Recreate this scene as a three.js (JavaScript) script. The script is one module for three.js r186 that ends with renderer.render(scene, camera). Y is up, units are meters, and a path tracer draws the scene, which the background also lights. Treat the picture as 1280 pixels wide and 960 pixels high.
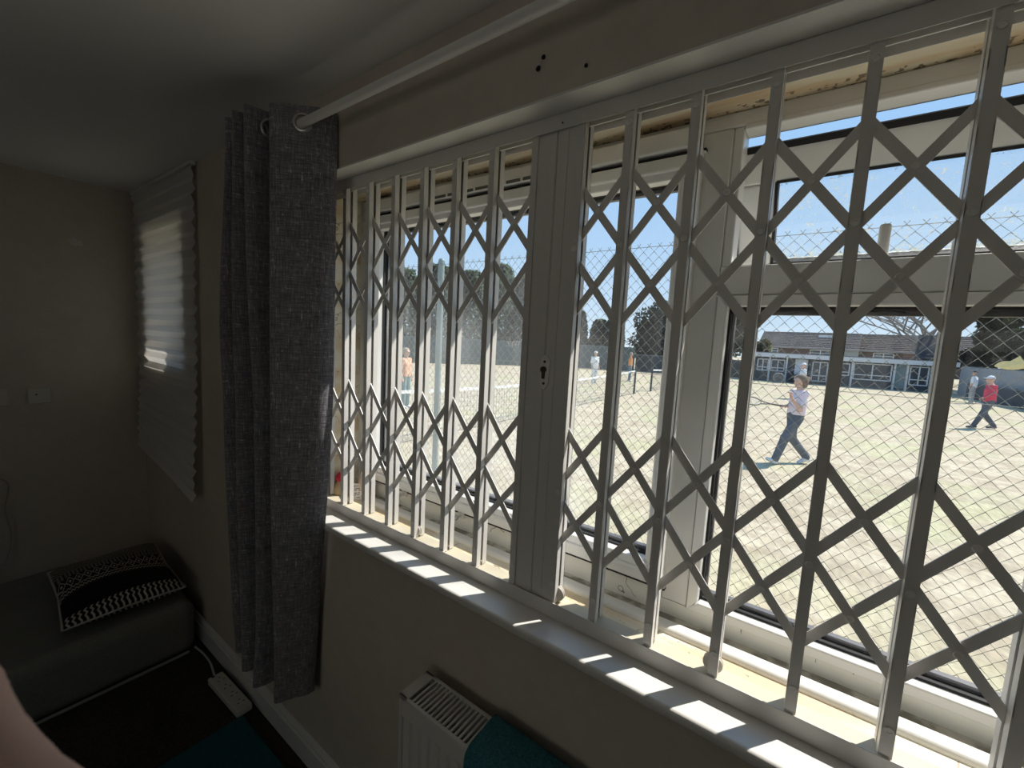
import * as THREE from 'three';
import { RoundedBoxGeometry } from 'three/addons/geometries/RoundedBoxGeometry.js';
import { mergeGeometries, mergeVertices, toCreasedNormals } from 'three/addons/utils/BufferGeometryUtils.js';
import { FontLoader } from 'three/addons/loaders/FontLoader.js';
import { TextGeometry } from 'three/addons/geometries/TextGeometry.js';

// ------------------------------------------------------------------ camera, sky, sun, exposure
const scene = new THREE.Scene();
const camera = new THREE.PerspectiveCamera(84.522, 1280 / 960, 0.01, 400);
{
  const yaw = -0.621039, pitch = -0.106353, roll = 0.0519224;
  const fwd = new THREE.Vector3(Math.sin(yaw) * Math.cos(pitch), Math.sin(pitch), -Math.cos(yaw) * Math.cos(pitch));
  const right = new THREE.Vector3().crossVectors(fwd, new THREE.Vector3(0, 1, 0)).normalize();
  const up = new THREE.Vector3().crossVectors(right, fwd);
  const r = right.clone().multiplyScalar(Math.cos(roll)).addScaledVector(up, Math.sin(roll));
  const u = right.clone().multiplyScalar(-Math.sin(roll)).addScaledVector(up, Math.cos(roll));
  camera.quaternion.setFromRotationMatrix(new THREE.Matrix4().makeBasis(r, u, fwd.clone().negate()));
  camera.position.set(0, 1.7, 0.8);
  camera.focus = 3; camera.userData.fStop = 20;
}
scene.add(camera);
const renderer = new THREE.WebGLRenderer({ antialias: true });
renderer.toneMapping = THREE.LinearToneMapping;
renderer.toneMappingExposure = 1.0;
renderer.shadowMap.enabled = true;
renderer.shadowMap.type = THREE.PCFSoftShadowMap;

const SUN_AZ = 36 * Math.PI / 180, SUN_EL = 50 * Math.PI / 180;      // azimuth from straight out of the window towards the right
const sun = new THREE.DirectionalLight(new THREE.Color().setRGB(1, 0.95, 0.86), 6.4);
sun.position.set(Math.sin(SUN_AZ) * Math.cos(SUN_EL), Math.sin(SUN_EL), -Math.cos(SUN_AZ) * Math.cos(SUN_EL)).multiplyScalar(60);
sun.castShadow = true; sun.shadow.mapSize.set(2048, 2048); sun.shadow.radius = 1;
Object.assign(sun.shadow.camera, { left: -45, right: 45, top: 45, bottom: -45, near: 1, far: 160 });
sun.shadow.bias = -0.0004;
scene.add(sun, sun.target);
{ // clear spring sky: blue overhead, whitening to the horizon, the same all round
  const W = 64, H = 256, data = new Float32Array(W * H * 4);
  for (let j = 0; j < H; j++) {
    const el = ((j + 0.5) / H - 0.5) * Math.PI;
    const t = Math.pow(Math.max(0, Math.sin(el)), 0.5);
    const c = [0.76 + (0.12 - 0.76) * t, 0.91 + (0.43 - 0.91) * t, 0.99 + (0.92 - 0.99) * t];
    for (let i = 0; i < W; i++) { const k = (j * W + i) * 4; data[k] = c[0]; data[k + 1] = c[1]; data[k + 2] = c[2]; data[k + 3] = 1; }
  }
  const sky = new THREE.DataTexture(data, W, H, THREE.RGBAFormat, THREE.FloatType);
  sky.mapping = THREE.EquirectangularReflectionMapping; sky.magFilter = THREE.LinearFilter; sky.minFilter = THREE.LinearFilter; sky.needsUpdate = true;
  scene.background = sky;
}

// ------------------------------------------------------------------ helpers
const V = (x, y, z) => new THREE.Vector3(x, y, z);
function rng(seed) { let a = seed >>> 0; return () => { a = (a + 0x6D2B79F5) >>> 0; let t = Math.imul(a ^ (a >>> 15), 1 | a); t = (t + Math.imul(t ^ (t >>> 7), 61 | t)) ^ t; return ((t ^ (t >>> 14)) >>> 0) / 4294967296; }; }
const names = new Map();
function numbered(n) { const k = names.get(n) || 0; names.set(n, k + 1); return k ? n + '_' + String(k).padStart(3, '0') : n; }
function shadowOn(m) { m.castShadow = true; m.receiveShadow = true; return m; }
function thing(name, label, category, pos = [0, 0, 0], turn = 0, group) {
  const o = new THREE.Group(); o.name = numbered(name); o.position.set(...pos); o.rotation.y = turn; scene.add(o);
  o.userData = { label, category }; if (group) o.userData.group = group; return o;
}
function part(name, geos, mat, parent) {
  const g = Array.isArray(geos) ? join(geos) : geos;
  const m = shadowOn(new THREE.Mesh(g, mat)); m.name = name; parent.add(m); return m;
}
function struct(name, geos, mat, label) {
  const m = part(name, geos, mat, scene); m.name = numbered(name); m.userData.kind = 'structure'; if (label) m.userData.label = label; return m;
}
function structGroup(name) { const o = new THREE.Group(); o.name = numbered(name); o.userData.kind = 'structure'; scene.add(o); return o; }
function solo(name, geos, mat, label, category, group) {
  const m = part(name, geos, mat, scene); m.name = numbered(name); m.userData = { label, category }; if (group) m.userData.group = group; return m;
}
function join(list) {
  if (list.length === 1) return list[0];
  const a = list.map((g) => { let q = g.index ? g.toNonIndexed() : g; q = q.clone(); for (const k of Object.keys(q.attributes)) if (!['position', 'normal', 'uv'].includes(k)) q.deleteAttribute(k); if (!q.attributes.uv) q.setAttribute('uv', new THREE.BufferAttribute(new Float32Array(q.attributes.position.count * 2), 2)); return q; });
  return mergeGeometries(a);
}
function uvBox(g, s = 1) {           // metres on every face, by the face's main direction
  if (g.index) g = g.toNonIndexed();
  g.computeVertexNormals();
  const p = g.attributes.position, n = g.attributes.normal, uv = new Float32Array(p.count * 2);
  for (let i = 0; i < p.count; i++) {
    const ax = Math.abs(n.getX(i)), ay = Math.abs(n.getY(i)), az = Math.abs(n.getZ(i));
    let a, b;
    if (ay >= ax && ay >= az) { a = p.getX(i); b = p.getZ(i); } else if (az >= ax) { a = p.getX(i); b = p.getY(i); } else { a = p.getZ(i); b = p.getY(i); }
    uv[2 * i] = a / s; uv[2 * i + 1] = b / s;
  }
  g.setAttribute('uv', new THREE.BufferAttribute(uv, 2)); return g;
}
function bx(x0, x1, y0, y1, z0, z1, r = 0) {   // box between two corners, edges rounded by r
  const w = Math.abs(x1 - x0), h = Math.abs(y1 - y0), d = Math.abs(z1 - z0);
  const g = r > 0 ? new RoundedBoxGeometry(w, h, d, 2, Math.min(r, w / 2.01, h / 2.01, d / 2.01)) : new THREE.BoxGeometry(w, h, d);
  return g.translate((x0 + x1) / 2, (y0 + y1) / 2, (z0 + z1) / 2);
}
function bar(a, b, w, d, up = V(0, 0, 1)) {     // flat bar from a to b, w across, d thick along 'up'
  const dir = b.clone().sub(a), L = dir.length(); dir.normalize();
  const side = new THREE.Vector3().crossVectors(dir, up).normalize(), u2 = new THREE.Vector3().crossVectors(side, dir);
  const g = new THREE.BoxGeometry(w, L, d);
  g.applyMatrix4(new THREE.Matrix4().makeBasis(side, dir, u2).setPosition(a.clone().add(b).multiplyScalar(0.5)));
  return g;
}
function rod(a, b, r0, r1 = r0, seg = 10) {
  const dir = b.clone().sub(a), L = dir.length();
  const g = new THREE.CylinderGeometry(r1, r0, L, seg);
  g.applyQuaternion(new THREE.Quaternion().setFromUnitVectors(V(0, 1, 0), dir.normalize()));
  return g.translate((a.x + b.x) / 2, (a.y + b.y) / 2, (a.z + b.z) / 2);
}
function tube(pts, r, seg = 40, rs = 8, closed = false) { return new THREE.TubeGeometry(new THREE.CatmullRomCurve3(pts, closed), seg, r, rs, closed); }
const M = (color, o = {}) => new THREE.MeshStandardMaterial({ color: color.isColor ? color : new THREE.Color().setRGB(...color), roughness: 0.6, ...o });

// periodic noise and textures
function noiser(seed) {
  const N = 256, r = rng(seed), t = new Float32Array(N * N); for (let i = 0; i < t.length; i++) t[i] = r();
  const at = (x, y, p) => t[(((y % p) + p) % p % N) * N + (((x % p) + p) % p % N)];
  const f = (u, v, p) => { const x = u * p, y = v * p, xi = Math.floor(x), yi = Math.floor(y); let a = x - xi, b = y - yi; a = a * a * (3 - 2 * a); b = b * b * (3 - 2 * b); return (at(xi, yi, p) * (1 - a) + at(xi + 1, yi, p) * a) * (1 - b) + (at(xi, yi + 1, p) * (1 - a) + at(xi + 1, yi + 1, p) * a) * b; };
  return { n: f, fbm: (u, v, p, oct = 4) => { let s = 0, w = 0.5, q = p, tot = 0; for (let i = 0; i < oct; i++) { s += w * f(u, v, q); tot += w; w *= 0.5; q *= 2; } return s / tot; }, at };
}
function tex(size, fn, { srgb = true, rep = 1, repY = rep } = {}) {   // fn(u, v) gives grey or [r, g, b] in 0..1 (already sRGB for colour maps)
  const W = Array.isArray(size) ? size[0] : size, H = Array.isArray(size) ? size[1] : size, d = new Uint8Array(W * H * 4);
  for (let j = 0; j < H; j++) for (let i = 0; i < W; i++) {
    const c = fn((i + 0.5) / W, (j + 0.5) / H, i, j), k = (j * W + i) * 4, a = typeof c === 'number' ? [c, c, c] : c;
    for (let q = 0; q < 3; q++) d[k + q] = Math.max(0, Math.min(255, Math.round(a[q] * 255))); d[k + 3] = 255;
  }
  const t = new THREE.DataTexture(d, W, H); t.wrapS = t.wrapT = THREE.RepeatWrapping; t.magFilter = THREE.LinearFilter; t.minFilter = THREE.LinearMipmapLinearFilter; t.generateMipmaps = true;
  if (srgb) t.colorSpace = THREE.SRGBColorSpace; t.repeat.set(rep, repY); t.needsUpdate = true; return t;
}
const mix = (a, b, t) => a + (b - a) * t, mix3 = (a, b, t) => [mix(a[0], b[0], t), mix(a[1], b[1], t), mix(a[2], b[2], t)];
const sst = (a, b, x) => { x = Math.max(0, Math.min(1, (x - a) / (b - a))); return x * x * (3 - 2 * x); };
const NZ = noiser(11), NZ2 = noiser(29);

// signed-distance bodies: tapered capsules joined smoothly, meshed by surface nets
function sdfMesh(bones, cell, k = 0.02, cut) {
  let lo = V(1e9, 1e9, 1e9), hi = V(-1e9, -1e9, -1e9);
  for (const b of bones) { const R = Math.max(b[6], b[7]) + 3 * cell + k; lo.min(V(Math.min(b[0], b[3]) - R, Math.min(b[1], b[4]) - R, Math.min(b[2], b[5]) - R)); hi.max(V(Math.max(b[0], b[3]) + R, Math.max(b[1], b[4]) + R, Math.max(b[2], b[5]) + R)); }
  const nx = Math.ceil((hi.x - lo.x) / cell) + 1, ny = Math.ceil((hi.y - lo.y) / cell) + 1, nz = Math.ceil((hi.z - lo.z) / cell) + 1;
  const F = new Float32Array(nx * ny * nz).fill(0.3), id = (i, j, l) => i + nx * (j + ny * l);
  for (const [ax, ay, az, bX, by, bz, ra, rb] of bones) {
    const R = Math.max(ra, rb) + 3 * cell + k, rx = [Math.min(ax, bX) - R, Math.max(ax, bX) + R], ry = [Math.min(ay, by) - R, Math.max(ay, by) + R], rz = [Math.min(az, bz) - R, Math.max(az, bz) + R];
    const i0 = Math.max(0, Math.floor((rx[0] - lo.x) / cell)), i1 = Math.min(nx - 1, Math.ceil((rx[1] - lo.x) / cell)), j0 = Math.max(0, Math.floor((ry[0] - lo.y) / cell)), j1 = Math.min(ny - 1, Math.ceil((ry[1] - lo.y) / cell)), l0 = Math.max(0, Math.floor((rz[0] - lo.z) / cell)), l1 = Math.min(nz - 1, Math.ceil((rz[1] - lo.z) / cell));
    const dx = bX - ax, dy = by - ay, dz = bz - az, LL = dx * dx + dy * dy + dz * dz || 1e-9;
    for (let l = l0; l <= l1; l++) for (let j = j0; j <= j1; j++) for (let i = i0; i <= i1; i++) {
      const px = lo.x + i * cell - ax, py = lo.y + j * cell - ay, pz = lo.z + l * cell - az;
      let t = (px * dx + py * dy + pz * dz) / LL; t = t < 0 ? 0 : t > 1 ? 1 : t;
      const d = Math.hypot(px - t * dx, py - t * dy, pz - t * dz) - (ra + (rb - ra) * t), q = id(i, j, l), c = F[q];
      const h = Math.max(k - Math.abs(c - d), 0) / k; F[q] = Math.min(c, d) - h * h * k * 0.25;
    }
  }
  if (cut) for (let l = 0; l < nz; l++) for (let j = 0; j < ny; j++) for (let i = 0; i < nx; i++) { const q = id(i, j, l); F[q] = Math.max(F[q], cut(lo.x + i * cell, lo.y + j * cell, lo.z + l * cell)); }
  const vid = new Int32Array(nx * ny * nz).fill(-1), P = [], I = [];
  const C = [[0, 0, 0], [1, 0, 0], [0, 1, 0], [1, 1, 0], [0, 0, 1], [1, 0, 1], [0, 1, 1], [1, 1, 1]], E2 = [[0, 1], [2, 3], [4, 5], [6, 7], [0, 2], [1, 3], [4, 6], [5, 7], [0, 4], [1, 5], [2, 6], [3, 7]];
  const val = new Float32Array(8);
  for (let l = 0; l < nz - 1; l++) for (let j = 0; j < ny - 1; j++) for (let i = 0; i < nx - 1; i++) {
    let m = 0; for (let c = 0; c < 8; c++) { val[c] = F[id(i + C[c][0], j + C[c][1], l + C[c][2])]; if (val[c] < 0) m |= 1 << c; }
    if (m === 0 || m === 255) continue;
    let sx = 0, sy = 0, sz = 0, n = 0;
    for (const [a, b] of E2) if ((val[a] < 0) !== (val[b] < 0)) { const t = val[a] / (val[a] - val[b]); sx += mix(C[a][0], C[b][0], t); sy += mix(C[a][1], C[b][1], t); sz += mix(C[a][2], C[b][2], t); n++; }
    vid[id(i, j, l)] = P.length / 3; P.push(lo.x + (i + sx / n) * cell, lo.y + (j + sy / n) * cell, lo.z + (l + sz / n) * cell);
  }
  const quad = (a, b, c, d, f) => { if (a < 0 || b < 0 || c < 0 || d < 0) return; if (f) I.push(a, b, c, a, c, d); else I.push(a, c, b, a, d, c); };
  for (let l = 1; l < nz - 1; l++) for (let j = 1; j < ny - 1; j++) for (let i = 1; i < nx - 1; i++) {
    const s = F[id(i, j, l)] < 0;
    if (s !== (F[id(i + 1, j, l)] < 0)) quad(vid[id(i, j - 1, l - 1)], vid[id(i, j, l - 1)], vid[id(i, j, l)], vid[id(i, j - 1, l)], s);
    if (s !== (F[id(i, j + 1, l)] < 0)) quad(vid[id(i - 1, j, l - 1)], vid[id(i - 1, j, l)], vid[id(i, j, l)], vid[id(i, j, l - 1)], s);
    if (s !== (F[id(i, j, l + 1)] < 0)) quad(vid[id(i - 1, j - 1, l)], vid[id(i, j - 1, l)], vid[id(i, j, l)], vid[id(i - 1, j, l)], s);
  }
  const g = new THREE.BufferGeometry(); g.setAttribute('position', new THREE.Float32BufferAttribute(P, 3)); g.setIndex(I); g.computeVertexNormals(); return g;
}

// ------------------------------------------------------------------ materials
const paintBump = tex(512, (u, v) => 0.5 + 0.35 * (NZ.fbm(u, v, 64, 3) - 0.5) + 0.3 * (NZ2.fbm(u, v, 8, 3) - 0.5), { srgb: false });
const wallMap = tex(512, (u, v) => { const a = NZ.fbm(u, v, 4, 5) - 0.5, b = NZ2.fbm(u, v, 32, 3) - 0.5; const k = 1 + 0.07 * a + 0.04 * b; return [0.80 * k, 0.765 * k, 0.715 * k]; });
const mWall = new THREE.MeshStandardMaterial({ map: wallMap, bumpMap: paintBump, bumpScale: 0.0012, roughness: 0.75 });
const mCeil = M([0.90, 0.885, 0.86], { roughness: 0.55, bumpMap: paintBump, bumpScale: 0.0015 });
const mGloss = M([0.78, 0.77, 0.74], { roughness: 0.32 });
const mSoffit = M([0.78, 0.77, 0.73], { roughness: 0.5 });
const mGrille = new THREE.MeshPhysicalMaterial({ color: new THREE.Color().setRGB(0.74, 0.72, 0.69), roughness: 0.42, clearcoat: 0.25, clearcoatRoughness: 0.4 });
const mGrilleSeam = M([0.03, 0.03, 0.03], { roughness: 0.8 });
const mSteel = M([0.5, 0.49, 0.47], { metalness: 0.9, roughness: 0.4 });
const mUpvc = M([0.80, 0.80, 0.77], { roughness: 0.35 });
const mBead = M([0.82, 0.82, 0.80], { roughness: 0.3 });
const mGasket = M([0.015, 0.015, 0.017], { roughness: 0.7 });
const mSpacer = M([0.10, 0.10, 0.11], { roughness: 0.5, metalness: 0.3 });
const mGlass = new THREE.MeshPhysicalMaterial({ color: 0xffffff, transmission: 1, thickness: 0, roughness: 0, ior: 1.5, specularIntensity: 0.8 });
const mDark = M([0.012, 0.012, 0.012], { roughness: 0.8 });
const mPlastic = M([0.62, 0.61, 0.58], { roughness: 0.4 });
const peelMap = tex([1024, 256], (u, v) => {                  // cream gloss, yellowed, with flaking seams and mould specks
  const w = NZ.fbm(u, v, 5, 4), c = Math.abs(NZ2.fbm(u, v * 0.5 + 0.3, 7, 4) - 0.5), s = NZ2.n(u, v, 120), big = NZ.fbm(u + 0.2, v, 3, 3);
  let col = mix3([0.93, 0.90, 0.82], [0.88, 0.80, 0.66], sst(0.4, 0.7, w));
  if (c < 0.004) col = mix3(col, [0.55, 0.50, 0.43], 0.55);
  if (s > 0.90 && big > 0.60) col = mix3(col, [0.42, 0.35, 0.27], 0.6);
  return col;
}, { rep: 0.9, repY: 3 });
const peelBump = tex([1024, 256], (u, v) => 0.5 + 0.5 * sst(0.0, 0.03, Math.abs(NZ2.fbm(u, v * 0.5 + 0.3, 7, 4) - 0.5)), { srgb: false, rep: 0.9, repY: 3 });
const mPeel = new THREE.MeshStandardMaterial({ map: peelMap, bumpMap: peelBump, bumpScale: 0.002, roughness: 0.55 });
const mouldMap = tex([1024, 256], (u, v) => {                 // painted timber with rows of black mould
  const w = NZ.fbm(u, v, 6, 4), band = sst(0.62, 0.48, Math.abs(v - 0.5) + 0.25 * (NZ2.fbm(u, v, 8, 3) - 0.3)), s = NZ.fbm(u, v * 0.2, 120, 2);
  let col = mix3([0.86, 0.82, 0.72], [0.80, 0.70, 0.56], sst(0.35, 0.65, w));
  if (s + 0.25 * NZ2.fbm(u, v, 4, 3) > 0.76) col = mix3(col, [0.36, 0.29, 0.22], 0.7 * sst(0.35, 0.6, v));
  return col;
}, { rep: 1, repY: 5 });
const mMould = new THREE.MeshStandardMaterial({ map: mouldMap, roughness: 0.6 });
const mGreyLedge = new THREE.MeshStandardMaterial({ map: tex(256, (u, v) => { const a = NZ.fbm(u, v, 10, 4); return mix3([0.78, 0.76, 0.71], [0.55, 0.53, 0.49], sst(0.35, 0.7, a)); }, { rep: 3 }), roughness: 0.8 });

// ------------------------------------------------------------------ the room
const CEIL = 2.452, OPX0 = -1.50, OPX1 = 0.76, OPY0 = 1.026, OPY1 = 2.21, WX0 = -3.27, WX1 = -2.645, WY0 = 1.464, WY1 = 2.215;
{
  const s = new THREE.Shape([[-3.45, -0.6], [2.4, -0.6], [2.4, 2.6], [-3.45, 2.6]].map((p) => new THREE.Vector2(...p)));
  for (const [x0, x1, y0, y1] of [[OPX0, OPX1, OPY0, OPY1], [WX0, WX1, WY0, WY1]]) s.holes.push(new THREE.Path([[x0, y0], [x0, y1], [x1, y1], [x1, y0]].map((p) => new THREE.Vector2(...p))));
  const w = struct('wall_front', uvBox(new THREE.ExtrudeGeometry(s, { depth: 0.3, bevelEnabled: false }).translate(0, 0, -0.3)), mWall);
  for (const [x, y, r] of [[-0.533, 2.293, 0.005], [-0.545, 2.274, 0.006], [-0.431, 2.245, 0.004]]) {
    part('screw_hole', new THREE.CylinderGeometry(r, r * 0.6, 0.004, 10).rotateX(Math.PI / 2).translate(x, y, 0.001), mDark, w);
  }
}
struct('wall_left', uvBox(bx(-3.65, -3.45, -0.3, 2.6, -0.3, 3.0)), mWall);
part('plaster_patch', (() => { const s = new THREE.Shape(); for (let i = 0; i < 11; i++) { const a = i / 11 * 6.283, r = 0.022 * (1 + 0.35 * Math.sin(i * 2.7)); s[i ? 'lineTo' : 'moveTo'](Math.cos(a) * r * 1.25, Math.sin(a) * r); } return new THREE.ExtrudeGeometry(s, { depth: 0.002, bevelEnabled: false }).rotateY(Math.PI / 2).translate(-3.4505, 2.113, 0.27); })(), M([0.66, 0.64, 0.6], { roughness: 0.9 }), scene.getObjectByName('wall_left'));
struct('wall_right', uvBox(bx(2.4, 2.6, -0.3, 2.6, -0.3, 3.0)), mWall);
{ // far side of the room, behind the camera: a second window that looks at a sunlit rendered wall across the yard
  const s = new THREE.Shape([[-3.45, -0.3], [2.4, -0.3], [2.4, 2.6], [-3.45, 2.6]].map((p) => new THREE.Vector2(...p)));
  s.holes.push(new THREE.Path([[-1.3, 0.95], [-1.3, 2.1], [0.5, 2.1], [0.5, 0.95]].map((p) => new THREE.Vector2(...p))));
  struct('wall_back', uvBox(new THREE.ExtrudeGeometry(s, { depth: 0.2, bevelEnabled: false }).translate(0, 0, 2.8)), mWall);
  const w3 = structGroup('window_3');
  for (const b of [[-1.3, -1.24, 0.95, 2.1], [0.44, 0.5, 0.95, 2.1], [-1.24, 0.44, 0.95, 1.02], [-1.24, 0.44, 2.04, 2.1], [-0.43, -0.37, 1.02, 2.04]]) part('frame_rail', bx(b[0], b[1], b[2], b[3], 2.87, 2.94, 0.004), mUpvc, w3);
  for (const b of [[-1.24, -0.43], [-0.37, 0.44]]) part('glass_pane', new THREE.PlaneGeometry(b[1] - b[0], 1.02).rotateY(Math.PI).translate((b[0] + b[1]) / 2, 1.53, 2.905), mGlass, w3);
  struct('wall_yard', uvBox(bx(-9, 8, -0.5, 5.5, 8.5, 8.8)), M([0.46, 0.42, 0.35], { roughness: 0.9 }));
  struct('yard', bx(-12, 12, -0.55, -0.45, 3.0, 8.5), M([0.35, 0.33, 0.30], { roughness: 0.95 }));
}
struct('ceiling', uvBox(bx(-3.45, 2.4, CEIL, 2.6, 0, 2.8)), mCeil);
const carpetMap = tex(512, (u, v) => { const a = NZ.n(u, v, 200), b = NZ2.fbm(u, v, 6, 4); const k = 0.75 + 0.5 * a; return [0.20 * k + 0.04 * b, 0.185 * k + 0.035 * b, 0.16 * k + 0.03 * b]; });
struct('floor', uvBox(bx(-3.45, 2.4, -0.3, 0, 0, 2.8)), new THREE.MeshStandardMaterial({ map: carpetMap, bumpMap: tex(256, (u, v) => NZ.n(u, v, 128), { srgb: false, rep: 2 }), bumpScale: 0.004, roughness: 1 }));
function baseboard(name, len, pos, turn) {
  const s = new THREE.Shape([[0, 0], [0.016, 0], [0.016, 0.085], [0.012, 0.09], [0.012, 0.098], [0.006, 0.112], [0, 0.115]].map((p) => new THREE.Vector2(...p)));
  const g = new THREE.ExtrudeGeometry(s, { depth: len, bevelEnabled: false }); g.rotateY(Math.PI / 2).rotateY(turn).translate(...pos);
  return struct(name, g, mGloss);
}
{ // profile x -> +z (into the room) along the window wall
  const prof = (len) => new THREE.ExtrudeGeometry(new THREE.Shape([[0, 0], [0.018, 0], [0.018, 0.085], [0.013, 0.09], [0.013, 0.1], [0.006, 0.113], [0, 0.116]].map((p) => new THREE.Vector2(...p))), { depth: len, bevelEnabled: false });
  struct('baseboard_front', prof(5.83).applyMatrix4(new THREE.Matrix4().makeBasis(V(0, 0, 1), V(0, 1, 0), V(-1, 0, 0)).setPosition(2.39, 0, 0)), mGloss);
  struct('baseboard_left', prof(2.76).applyMatrix4(new THREE.Matrix4().makeBasis(V(1, 0, 0), V(0, 1, 0), V(0, 0, 1)).setPosition(-3.45, 0, 0.03)), mGloss);
}
// reveal linings of the big opening
struct('trim_1', bx(OPX0 + 0.001, OPX1 - 0.001, OPY1 - 0.004, OPY1 + 0.001, -0.062, 0.0005), mSoffit, 'smooth white soffit strip in front of the grille track');
struct('trim_2', uvBox(bx(OPX0 + 0.001, OPX1 - 0.001, OPY1 - 0.012, OPY1 - 0.001, -0.30, -0.117)), mMould, 'cream head lining with black mould specks');
struct('trim_3', uvBox(bx(OPX0 - 0.001, OPX0 + 0.004, OPY0, OPY1, -0.229, -0.0)), mPeel, 'cream left reveal with flaking paint');
struct('trim_4', uvBox(bx(OPX1 - 0.004, OPX1 + 0.001, OPY0, OPY1, -0.229, -0.0)), mPeel, 'cream right reveal');
{ // inside sill board with a rounded nose
  const s = new THREE.Shape(); s.moveTo(-0.30, 0); s.lineTo(0.012, 0); s.quadraticCurveTo(0.022, 0, 0.022, -0.012); s.quadraticCurveTo(0.022, -0.026, 0.010, -0.026); s.lineTo(0.0, -0.026); s.lineTo(-0.30, -0.026); s.closePath();
  struct('window_sill', new THREE.ExtrudeGeometry(s, { depth: OPX1 - OPX0 + 0.06, bevelEnabled: false, curveSegments: 8 }).applyMatrix4(new THREE.Matrix4().makeBasis(V(0, 0, 1), V(0, 1, 0), V(-1, 0, 0)).setPosition(OPX1 + 0.03, OPY0 + 0.0005, 0)), mGloss);
}
// stepped timber ledge behind the grille
struct('trim_5', uvBox(bx(OPX0, OPX1, OPY0, 1.051, -0.118, -0.109)), mPeel, 'tan timber fillet behind the lower grille track');
struct('trim_6', uvBox(bx(OPX0, OPX1, OPY0, 1.049, -0.156, -0.118)), mPeel, 'flaking cream timber ledge behind the grille');
struct('trim_7', (() => { const s = new THREE.Shape(); s.moveTo(-0.196, 1.03); s.lineTo(-0.156, 1.03); s.lineTo(-0.156, 1.052); s.quadraticCurveTo(-0.158, 1.061, -0.168, 1.062); s.lineTo(-0.186, 1.062); s.quadraticCurveTo(-0.196, 1.061, -0.196, 1.05); s.closePath(); return uvBox(new THREE.ExtrudeGeometry(s, { depth: OPX1 - OPX0, bevelEnabled: false }).applyMatrix4(new THREE.Matrix4().makeBasis(V(0, 0, 1), V(0, 1, 0), V(-1, 0, 0)).setPosition(OPX1, 0, 0))); })(), mSoffit, 'white rounded timber bead on the ledge');
struct('trim_8', uvBox(bx(OPX0, OPX1, OPY0, 1.052, -0.229, -0.196)), mGreyLedge, 'dirty grey strip below the window frame');

// ------------------------------------------------------------------ window_1: two-light white frame, left casement, right fanlight over a fixed pane
const win = structGroup('window_1');
const FZ = -0.226, BZ = -0.298;                      // front and back of the outer frame
const crackMap = tex([1024, 128], (u, v) => { const l = Math.abs(NZ.fbm(u, v * 0.22 + 0.1, 9, 4) - 0.5), w = NZ2.fbm(u, v * 0.2, 4, 3); let k = [0.93, 0.925, 0.89]; k = mix3(k, [0.84, 0.80, 0.72], 0.5 * sst(0.5, 0.75, w)); if (l < 0.006 && w > 0.42) k = mix3(k, [0.40, 0.37, 0.32], 0.8); return k; }, { rep: 1.1, repY: 6 });
const mCrack = new THREE.MeshStandardMaterial({ map: crackMap, roughness: 0.5 });
const FR = (n, x0, x1, y0, y1, z0 = BZ, z1 = FZ, r = 0.004, m = mUpvc) => part(n, m.map ? uvBox(bx(x0, x1, y0, y1, z0, z1, 0)) : bx(x0, x1, y0, y1, z0, z1, r), m, win);
FR('frame_head', OPX0, OPX1, 2.167, OPY1 - 0.012);
FR('frame_cill', OPX0, OPX1, 1.045, 1.088, BZ, FZ, 0.004, mCrack);
FR('frame_stile', OPX0, -1.412, 1.124, 2.122);
FR('frame_stile', 0.705, OPX1, 1.088, 2.167);
FR('frame_cill', OPX0, -0.252, 1.088, 1.124, BZ, FZ, 0.004, mCrack); FR('frame_head', OPX0, -0.252, 2.122, 2.167);
FR('mullion', -0.252, -0.192, 1.088, 2.167);
FR('transom', -0.192, 0.705, 1.818, 1.880);
function mitred(name, x0, x1, y0, y1, w, z0, z1, m, parent, e = 0.003) {   // four mitred strips round an opening
  const q = [[[x0, y0], [x1, y0], [x1 - w, y0 + w], [x0 + w, y0 + w]], [[x1, y0], [x1, y1], [x1 - w, y1 - w], [x1 - w, y0 + w]], [[x1, y1], [x0, y1], [x0 + w, y1 - w], [x1 - w, y1 - w]], [[x0, y1], [x0, y0], [x0 + w, y0 + w], [x0 + w, y1 - w]]];
  for (const p of q) {
    const cx = p.reduce((s, v) => s + v[0], 0) / 4, cy = p.reduce((s, v) => s + v[1], 0) / 4, k = e * 1.1;
    const s = new THREE.Shape(p.map(([x, y]) => new THREE.Vector2(x + Math.sign(cx - x) * k * (Math.abs(x - cx) > w ? 0.8 : 1), y + Math.sign(cy - y) * k * (Math.abs(y - cy) > w ? 0.8 : 1))));
    part(name, new THREE.ExtrudeGeometry(s, { depth: z1 - z0 - 2 * e, bevelEnabled: true, bevelSize: e, bevelThickness: e, bevelSegments: 2 }).translate(0, 0, z0 + e), m, parent);
  }
}
function bead(x0, x1, y0, y1, w, z0, z1, m = mBead) { mitred('glazing_bead', x0, x1, y0, y1, w, z0, z1, m, win, 0.004); }
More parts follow.
